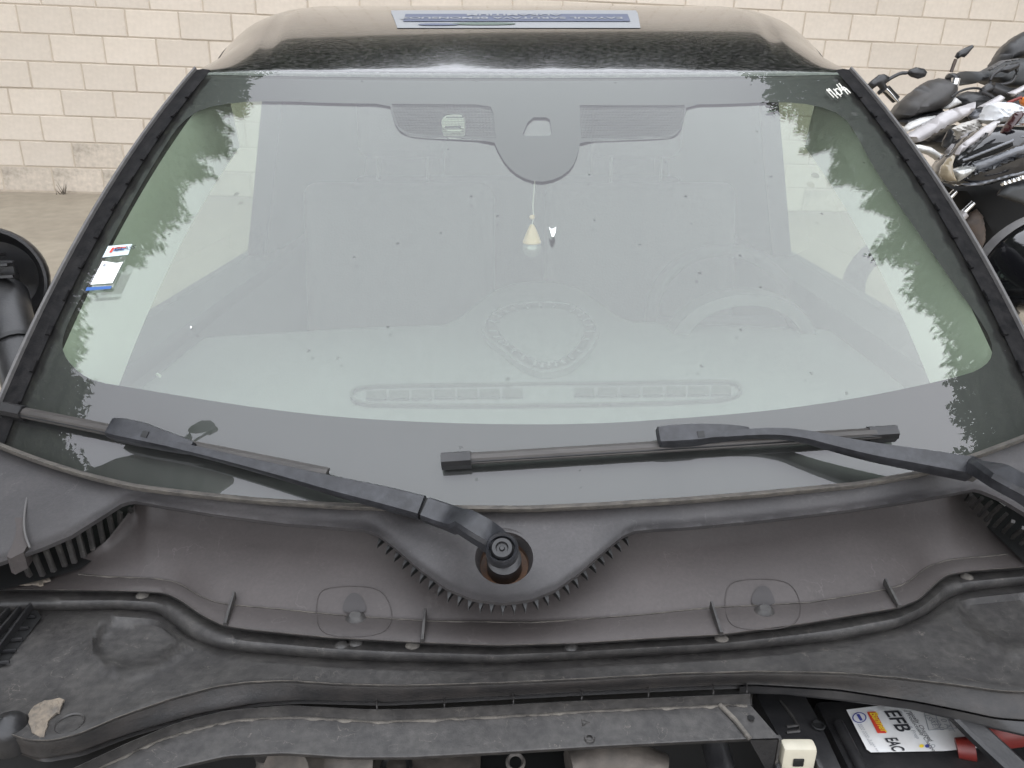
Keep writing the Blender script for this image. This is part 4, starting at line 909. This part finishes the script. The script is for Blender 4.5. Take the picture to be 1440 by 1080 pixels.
# ------------------------------------------------------------------ battery
BZ = .800
bl0 = PZ(1190, 998, BZ)
bat = empty('battery', PZ(1290, 1030, .60)); tag(bat, 'black car battery with white label under the plenum cover', 'battery')
bx0 = PZ(1172, 1010, BZ).x - .01
case = box('case', (bx0, .46, .60), (bx0 + .30, .635, BZ - .002), 'plastic', bat, .008)
tube('lid_rim', [Vector((bx0 + .012, .60, BZ)), Vector((bx0 + .012, .48, BZ)), Vector((bx0 + .03, .468, BZ)), Vector((bx0 + .28, .468, BZ))], .006, 'plastic', bat, 10, 2)
lab = [(1190, 998), (1300, 984), (1420, 1010), (1440, 1040), (1392, 1050), (1330, 1056), (1225, 1058), (1219, 1054)]
lb = sheet('label_sheet', lab, lambda x, y: PZ(x, y, BZ + .001), 'label_white', bat, step=12, holes=[[(1382 + 22 * math.cos(a), 1031 + 11 * math.sin(a)) for a in np.linspace(0, 6.283, 19)[:-1]]])
EX, EY = Vector((.06, -1, 0)).normalized(), Vector((1, .06, 0)).normalized()
def bt(s_, x, y, size, m='ink', bold=False, sx=1.0): text('label_print', s_, size, PZ(x, y, BZ + .0022), EX, EY, m, lb, bold, sx)
bt('EFB', 1243, 999, .022, 'ink', True, .85); bt('EAC', 1244, 1037.5, .018, 'ink', True, .50)
sheet('label_bar', [(1219, 1001), (1231, 1000.5), (1247, 1031), (1234, 1031)], lambda x, y: PZ(x, y, BZ + .0018), 'red', lb, step=8)
bt('Banner', 1222.5, 1002, .0115, 'yellow', True, .80)
bt('mically Charged', 1277, 1000, .0062); bt('d Productually Charged', 1270, 998, .0060); bt('Portion & Prep', 1262, 1000, .0060, 'ink_grey')
bt('(SAE)', 1300, 1005, .0085, 'ink_grey'); bt('(EN)', 1310, 1010, .0085, 'ink_grey'); bt('0 AT', 1322, 1011, .0085, 'ink_grey')
bt('xxxx xxxx xxxx', 1205.5, 1018, .0042, 'ink_grey'); bt('xxxx xxxx  x xxx xx', 1209, 1018, .0042, 'ink_grey')
def ringp(cx_, cy_, rx, ry, m, w=.16):
    o_ = [(cx_ + rx * math.cos(a), cy_ + ry * math.sin(a)) for a in np.linspace(0, 6.283, 25)[:-1]]; i_ = [(cx_ + rx * (1 - w) * math.cos(a), cy_ + ry * (1 - w) * math.sin(a)) for a in np.linspace(0, 6.283, 25)[:-1]]
    sheet('label_ring', o_, lambda x, y: PZ(x, y, BZ + .0018), m, lb, holes=[i_], step=3)
ringp(1208.5, 1009, 10, 7.5, 'ink_blue')
sheet('label_mark', [(1204, 1004.5), (1208.5, 1004), (1213.5, 1013), (1209.5, 1013.5)], lambda x, y: PZ(x, y, BZ + .0018), 'ink_blue', lb, step=5)
for x, m_ in ((1296, 'yellow'), (1304, 'ink_blue')): sheet('label_dot', [(x + 3.2 * math.cos(a), 1049 + 2.5 * math.sin(a)) for a in np.linspace(0, 6.283, 13)[:-1]], lambda p, q: PZ(p, q, BZ + .0018), m_, lb, step=3)
ringp(1312, 1049, 3.2, 2.5, 'ink_grey', .3)
for a_, b_ in (((1300, 1003), (1306, 1027)), ((1306, 1027), (1345, 1024)), ((1316, 1007), (1322, 1025)), ((1332, 1010), (1340, 1025))):
    beam('label_line', [PZ(*a_, BZ + .0014), PZ(*b_, BZ + .0014)], .0007, .0004, (0, 0, 1), 'ink_grey', lb)
lathe('post', [(0, .012), (.008, .012), (.010, 0)], 'pipe', bat, PZ(1382, 1031, BZ), (0, 0, 1), 18)
tube('terminal_cover', [PZ(1385, 1030, .820), PZ(1410, 1024, .828), PZ(1450, 1022, .828)], [.016, .019, .017], 'red_cap', bat, 14, 1)
tube('terminal_cover', [PZ(1345, 1052, .802), PZ(1370, 1053, .806)], [.010, .012], 'red_cap', bat, 12)
beam('bay_strut', [PZ(1345, 1005, .85), PZ(1375, 1035, .845), PZ(1440, 1095, .835)], .022, .008, (0, -.3, 1), 'plastic', car)

# ------------------------------------------------------------------ door mirrors
mc = PY(6, 392, 1.25)
ml = lathe('door_mirror', [(.0, -.06), (.05, -.058), (.085, -.045), (.105, -.02), (.112, .005), (.110, .012), (.104, .012), (.100, -.005), (.075, -.035), (0, -.045)], 'plastic', car, mc + Vector((-.02, 0, 0)), (0.25, -1, .1), 40, .80, .78)
ml['label'] = 'black door mirror with its cap missing, ribs showing'
for k, (a, b) in enumerate((((-40, 375), (20, 372)), ((-40, 392), (28, 388)), ((-40, 408), (26, 404)), ((-40, 362), (8, 358)))):
    beam('mirror_rib', [PY(*a, 1.21), PY(*b, 1.215)], .006, .02, (0, -1, .2), 'plastic', ml)
box('mirror_motor', PY(-50, 410, 1.23), PY(22, 365, 1.24), 'plastic', ml, .01)
tube('mirror_stalk', [PY(8, 415, 1.22), PY(14, 450, 1.16), PY(26, 500, 1.10), PY(40, 560, 1.04)], [.034, .034, .032, .03], 'plastic', ml, 18, 1)
tube('stalk_joint', [PY(20, 485, 1.113), PY(22, 490, 1.108)], .0335, 'black', ml, 18)
mr = PY(1448, 372, 1.28)
m2 = lathe('door_mirror', [(0, -.11), (.04, -.105), (.08, -.08), (.105, -.045), (.115, -.01), (.117, .01), (.112, .016), (.0, .012)], 'gloss_black', car, mr, (0, 1, .05), 40, .78, .58)
m2['label'] = 'gloss black door mirror at the right picture edge'
lathe('mirror_rim', [(.117, .0), (.122, .012), (.120, .022), (.112, .024)], 'trim_grey', m2, mr + Vector((0, .006, .003)), (0, 1, .05), 40, .78, .58)
tube('mirror_stalk', [mr + Vector((-.02, 0, -.04)), mr + Vector((-.06, -.02, -.10)), mr + Vector((-.09, -.05, -.13))], [.035, .03, .03], 'plastic', m2, 16)

# ------------------------------------------------------------------ motorcycles by the wall
def Z1(pts): return [(1200 + x / 6, 30 + y / 6) for x, y in pts]
def Z2(pts): return [(1200 + x / 6, 180 + y / 6) for x, y in pts]
def rod(name, pts, Y, r, m, par, sm=1): return tube(name, [PY(x, y, Y) for x, y in pts], r, m, par, 10, sm)
def torus(name, c, Rr, r, m, par, axis=(1, 0, 0), n=36):
    ax = Vector(axis).normalized(); a = Vector((0, 0, 1)); b = ax.cross(a).normalized(); rows = []
    for k in range(n + 1):
        t = 2 * math.pi * k / n; d = a * math.cos(t) + b * math.sin(t)
        rows.append([Vector(c) + d * (Rr + r * math.cos(q)) + ax * (r * math.sin(q)) for q in np.linspace(0, 2 * math.pi, 11)[:-1]])
    return rowgrid(name, rows, m, par, closed=True)
# A: naked motorcycle with matt tank, farthest left
YA = 4.3
ba = empty('motorcycle', (PY(1290, 150, YA).x, YA, gz(2.3, YA))); tag(ba, 'motorcycle with matt black tank and silver side cowl beside the car', 'motorcycle', 'motorcycles parked by the wall')
puff('tank', Z1([(325, 800), (400, 690), (520, 590), (640, 500), (720, 478), (800, 488), (832, 540), (815, 620), (780, 690), (740, 735), (640, 770), (500, 800), (420, 835), (375, 850)]), YA, .15, 'tank_matte', ba)
hb = puff('handlebar_switch', Z1([(120, 530), (150, 500), (215, 450), (260, 443), (310, 470), (290, 510), (270, 530), (300, 560), (250, 600), (215, 625), (200, 600), (225, 570), (200, 545), (160, 575)]), YA - .15, .025, 'dark_bike', ba)
rod('mirror_stem', Z1([(270, 510), (330, 470), (400, 437), (450, 435)]), YA - .15, .009, 'dark_bike', ba)
puff('rear_mirror', Z1([(450, 440), (475, 405), (530, 385), (595, 398), (621, 430), (602, 468), (548, 487), (488, 470)]), YA - .15, .03, 'dark_bike', ba)
rod('brake_lever', Z1([(230, 545), (290, 580), (340, 640), (378, 680)]), YA - .15, [.012, .012, .009, .006], 'chrome', ba)
rod('handle_grip', Z1([(275, 570), (320, 620), (360, 660)]), YA - .12, .022, 'dark_bike', ba)
rod('mirror_stem', Z1([(825, 430), (840, 385), (865, 320)]), YA, .009, 'brown', ba)
puff('rear_mirror', Z1([(858, 300), (880, 260), (940, 222), (1005, 197), (1015, 212), (975, 262), (938, 305), (905, 300), (880, 320)]), YA, .025, 'dark_bike', ba)
puff('fork_yoke', Z1([(790, 470), (810, 438), (850, 435), (880, 465), (870, 510), (830, 530), (795, 505)]), YA - .05, .05, 'dark_bike', ba)
rod('fork_tube', Z1([(868, 480), (845, 560), (820, 640)]), YA - .1, .022, 'chrome', ba)
puff('radiator_shroud', Z1([(740, 740), (790, 650), (840, 630), (910, 690), (840, 720), (780, 745)]), YA - .08, .05, 'white_paint', ba)
puff('seat_panel', Z1([(420, 945), (425, 900), (470, 855), (560, 815), (690, 793), (705, 810), (640, 850), (560, 890)]), YA - .12, .04, 'white_paint', ba)
puff('side_cowl', Z1([(440, 962), (580, 880), (700, 805), (770, 760), (1032, 678), (1030, 705), (940, 805), (820, 870), (700, 935), (570, 1015), (495, 1030)]), YA - .22, .06, 'silver', ba, edge=6)
puff('under_tray', Z1([(360, 850), (450, 805), (640, 765), (770, 730), (700, 800), (560, 815), (430, 890)]), YA - .05, .06, 'dark_bike', ba)
puff('tail_light_pad', Z1([(760, 1010), (810, 910), (860, 910), (875, 960), (850, 1060), (800, 1090), (750, 1060)]), YA - .3, .04, 'dark_bike', ba)
puff('rear_fender', Z2([(500, 150), (560, 140), (650, 160), (790, 265), (745, 305), (640, 235), (560, 205), (530, 205)]), YA - .3, .05, 'white_paint', ba)
puff('frame_block', Z1([(480, 1030), (700, 940), (850, 870), (900, 900), (880, 1000), (860, 1080), (780, 1130), (640, 1060)]), YA - .05, .12, 'dark_bike', ba)
wa = PY(1300, 245, YA - .1); torus('wheel', (wa.x, wa.y, gz(wa.x, wa.y) + .30), .26, .065, 'tyre', ba, (.3, 1, 0))
# B: dark scooter behind, with raised seat and handlebar
YB = 4.6
bb = empty('scooter', (PY(1400, 120, YB).x, YB, gz(2.8, YB))); tag(bb, 'dark scooter with its seat raised beside the block wall', 'scooter', 'motorcycles parked by the wall')
puff('raised_seat', Z1([(1150, 400), (1190, 340), (1275, 215), (1380, 125), (1480, 70), (1620, 90), (1600, 300), (1420, 330), (1300, 330), (1200, 390)]), YB, .10, 'dark_bike', bb, edge=9)
puff('luggage_box', Z1([(890, 545), (910, 480), (950, 420), (1060, 425), (1160, 405), (1300, 330), (1400, 310), (1480, 330), (1440, 520), (1340, 570), (1200, 555), (1110, 515), (1000, 520), (930, 540)]), YB - .12, .16, 'dash_dark', bb, edge=8)
puff('seat_edge', Z1([(1120, 410), (1250, 330), (1400, 310), (1395, 325), (1260, 350), (1150, 415)]), YB - .3, .03, 'trim_grey', bb)
rod('handle_grip', Z1([(1165, 560), (1250, 590), (1350, 635)]), YB - .5, [.028, .030, .030], 'dark_bike', bb)
puff('switch_cluster', Z1([(1060, 600), (1090, 560), (1140, 520), (1185, 540), (1190, 580), (1130, 600), (1090, 615)]), YB - .5, .03, 'dark_bike', bb)
rod('brake_lever', Z1([(1080, 595), (1140, 615), (1205, 660)]), YB - .53, .010, 'dark_bike', bb)
rod('brake_cable', Z1([(1120, 590), (1050, 560), (950, 570), (880, 600), (830, 640)]), YB - .5, .006, 'black', bb, 2)
rod('mirror_loop', Z1([(1150, 530), (1160, 470), (1215, 420), (1310, 375), (1390, 370), (1360, 500), (1290, 530), (1180, 535)]), YB - .45, .009, 'dark_bike', bb, 2)
puff('rear_mirror', Z1([(1220, 420), (1290, 365), (1400, 340), (1390, 390), (1300, 440)]), YB - .45, .03, 'dark_bike', bb)
puff('side_panel', Z1([(1040, 728), (1130, 680), (1240, 620), (1275, 645), (1220, 700), (1170, 722)]), YB - .55, .03, 'silver', bb)
puff('side_panel', Z1([(1300, 605), (1380, 570), (1480, 520), (1480, 560), (1400, 600), (1330, 640)]), YB - .55, .03, 'silver', bb)
puff('turn_signal', Z1([(1415, 690), (1420, 650), (1445, 635), (1500, 660), (1500, 720), (1440, 725)]), YB - .75, .04, 'orange', bb)
rod('red_trim', Z1([(1300, 688), (1350, 668), (1420, 640)]), YB - .75, .007, 'red_cap', bb)
puff('body', Z1([(860, 640), (960, 590), (1100, 600), (1300, 560), (1500, 560), (1500, 900), (1250, 900), (1050, 850), (900, 860), (840, 720)]), YB - .3, .12, 'dark_bike', bb, edge=12)
puff('leg_shield', Z1([(960, 800), (1020, 740), (1130, 735), (1120, 820), (1000, 850)]), YB - .5, .03, 'scooter_grey', bb)
wb = PY(1440, 200, YB); torus('wheel', (wb.x, wb.y, gz(wb.x, wb.y) + .27), .22, .06, 'tyre', bb, (.4, 1, 0))
# C: near black scooter with louvred nose
YC = 3.5
bc = empty('scooter', (PY(1410, 230, YC).x, YC, gz(2.2, YC))); tag(bc, 'glossy black scooter with louvred nose fairing nearest the car', 'scooter', 'motorcycles parked by the wall')
puff('nose_fairing', Z2([(718, 400), (735, 320), (800, 245), (850, 200), (900, 140), (1000, 60), (1080, 10), (1250, -30), (1440, -40), (1560, 0), (1560, 330), (1400, 380), (1250, 430), (1000, 495), (850, 490), (760, 455)]), YC, .14, 'scooter_black', bc, edge=14)
puff('silver_flank', Z2([(890, 155), (1000, 70), (1100, -10), (1190, -60), (1240, -60), (1160, 60), (1050, 120), (960, 170), (880, 240), (850, 230)]), YC - .135, .02, 'silver', bc, edge=5)
puff('grey_panel', Z2([(1000, 290), (1180, 225), (1340, 165), (1440, 130), (1560, 120), (1560, 200), (1440, 215), (1300, 260), (1180, 320), (1060, 380), (1000, 350)]), YC - .135, .012, 'scooter_grey', bc, edge=4)
puff('grey_panel', Z2([(900, 470), (1050, 455), (1250, 400), (1440, 350), (1560, 330), (1560, 370), (1300, 425), (1080, 485), (950, 492)]), YC - .13, .012, 'scooter_grey', bc, edge=3)
puff('indicator_lens', Z2([(730, 400), (745, 330), (800, 260), (855, 215), (830, 290), (830, 350), (855, 420), (880, 455), (800, 455), (750, 430)]), YC - .14, .035, 'lens', bc)
puff('headlamp', Z2([(820, 352), (880, 330), (960, 318), (1042, 322), (1000, 370), (940, 420), (875, 455), (840, 410)]), YC - .14, .035, 'clear_lens', bc)
puff('louvre_opening', Z2([(845, 312), (900, 260), (1000, 200), (1120, 140), (1240, 118), (1345, 122), (1350, 150), (1250, 200), (1130, 245), (1000, 280), (900, 305)]), YC - .155, .012, 'void', bc)
for k in range(8):
    x = 940 + k * 48; y = 262 - k * 19
    rod('fairing_louvre', Z2([(x - 20, y + 12), (x + 30, y - 4), (x + 75, y - 20 - k)]), YC - .170, .006, 'scooter_grey', bc)
for k in range(4):
    x = 990 + k * 42; y = 190 - k * 40
    rod('upper_louvre', Z2([(x - 25, y + 20), (x, y), (x + 12, y - 30)]), YC - .17, .007, 'dark_bike', bc)
puff('black_spear', Z2([(880, 455), (980, 380), (1180, 310), (1300, 262), (1440, 225), (1560, 210), (1560, 225), (1420, 250), (1250, 320), (1150, 360), (960, 430)]), YC - .15, .02, 'gloss_black', bc)
puff('maroon_lens', Z1([(1240, 945), (1290, 870), (1365, 770), (1425, 755), (1420, 800), (1360, 870), (1290, 945)]), YC - .1, .03, 'maroon', bc)
puff('upper_fairing', Z1([(1200, 980), (1300, 930), (1420, 900), (1560, 880), (1560, 1000), (1400, 1010)]), YC - .05, .1, 'scooter_grey', bc)
puff('lower_bracket', Z2([(1212, 570), (1250, 520), (1300, 480), (1440, 465), (1560, 460), (1560, 680), (1440, 650)]), YC - .1, .03, 'dash_dark', bc, edge=5)
for k in range(11):
    P = PY(1410 + k * 3.2, 258.5 - k * 1.0, YC - .2); lathe('chain_link', [(0, .006), (.009, .003), (.009, -.003), (0, -.006)], 'chrome', bc, P, (.2, -1, .4 if k % 2 else -.4), 10)
for a, b, r_ in (((790, 605), (862, 533), .014), ((925, 715), (1012, 630), .014)):
    rod('foot_peg', Z2([a, b]), YC + .1, [r_ * 1.2, r_], 'chrome', bc)
rod('peg_collar', Z2([(888, 765), (940, 720)]), YC + .1, .025, 'silver', bc)
puff('brown_panel', Z2([(920, 800), (980, 720), (1040, 680), (1090, 740), (1112, 850), (1110, 960), (1060, 1060), (1000, 960)]), YC + .1, .03, 'brown', bc)
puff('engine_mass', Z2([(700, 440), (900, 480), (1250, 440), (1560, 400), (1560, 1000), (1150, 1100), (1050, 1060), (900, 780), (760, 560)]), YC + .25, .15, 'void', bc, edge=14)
wc_ = PY(1400, 330, YC + .2); torus('wheel', (wc_.x + .1, wc_.y, gz(wc_.x, wc_.y) + .27), .22, .06, 'tyre', bc, (.3, 1, 0))
# things lying on the bikes
o = puff('plastic_bag', Z1([(1095, 835), (1130, 760), (1160, 705), (1230, 680), (1330, 685), (1420, 725), (1435, 750), (1380, 775), (1330, 820), (1240, 850), (1130, 870)]), YB - .85, .10, 'bag', None, rnd=.012, step=3); tag(o, 'white plastic bag lying on the dark scooter', 'bag')
o = puff('plastic_bag', Z1([(1380, 900), (1420, 820), (1450, 780), (1560, 800), (1560, 960), (1440, 990)]), YB - .9, .08, 'bag', None, rnd=.012, step=3); tag(o, 'white plastic sheet at the right picture edge above the black fairing', 'bag')
o = puff('rag', Z1([(835, 905), (900, 870), (1000, 835), (1085, 812), (1090, 850), (1060, 905), (1000, 950), (940, 995), (880, 1000), (870, 950)]), YB - .75, .05, 'cloth', None, rnd=.02, step=2.5); tag(o, 'crumpled pale rag between the silver cowl and the black scooter', 'rag')

# ------------------------------------------------------------------ dark vehicle standing left of the car, out of frame; the lower left of the windscreen mirrors it
VX = -1.85
def refl(x, y):
    u, v = guv(x, y); P = G(u, v); n = GN(u, v); d = ray(x, y).normalized(); r = d - n * (2 * d.dot(n)); k = (VX - P.x) / r.x; q = P + r * k; return (q.y * 400, q.z * 400)
dome = [refl(x, y) for x, y in ((287, 694), (286, 670), (280, 650), (268, 636), (245, 630), (215, 632), (180, 641), (150, 652), (120, 668))]
dome = dome + [(dome[-1][0] - 60, 60), (dome[0][0] + 10, 60)]
cab = empty('loader_cab', (VX, dome[0][0] / 400, 0)); tag(cab, 'dark round-topped vehicle cab outside the frame, mirrored low at the windscreen left', 'vehicle')
mpx = lambda a, b: Vector((VX, a / 400, b / 400))
puff('cab_body', dome, 0, .42, 'brown', cab, step=38, edge=160, mp=mpx)
puff('rear_mirror', [refl(x, y) for x, y in ((266, 604), (272, 597), (284, 591), (295, 591), (300, 596), (299, 604), (290, 608), (276, 610), (268, 609))], 0, .03, 'dark_bike', cab, step=6, mp=mpx)
puff('mirror_bracket', [refl(x, y) for x, y in ((240, 630), (255, 618), (264, 612), (268, 606), (267, 620), (270, 634))], 0, .03, 'dark_bike', cab, step=6, mp=mpx)
def rp(x, y): a, b = refl(x, y); return mpx(a, b)
tube('aerial_rod', [rp(262, 634), rp(275, 619), rp(297, 606)], .008, 'pipe', cab, 8)
tube('rod_tip', [rp(294, 608), rp(303, 603)], .02, 'pipe', cab, 8)
for q in (-.35, .35): torus('wheel', (VX + q, dome[-1][0] / 400 + .3, .28), .2, .08, 'tyre', cab, (1, 0, 0))
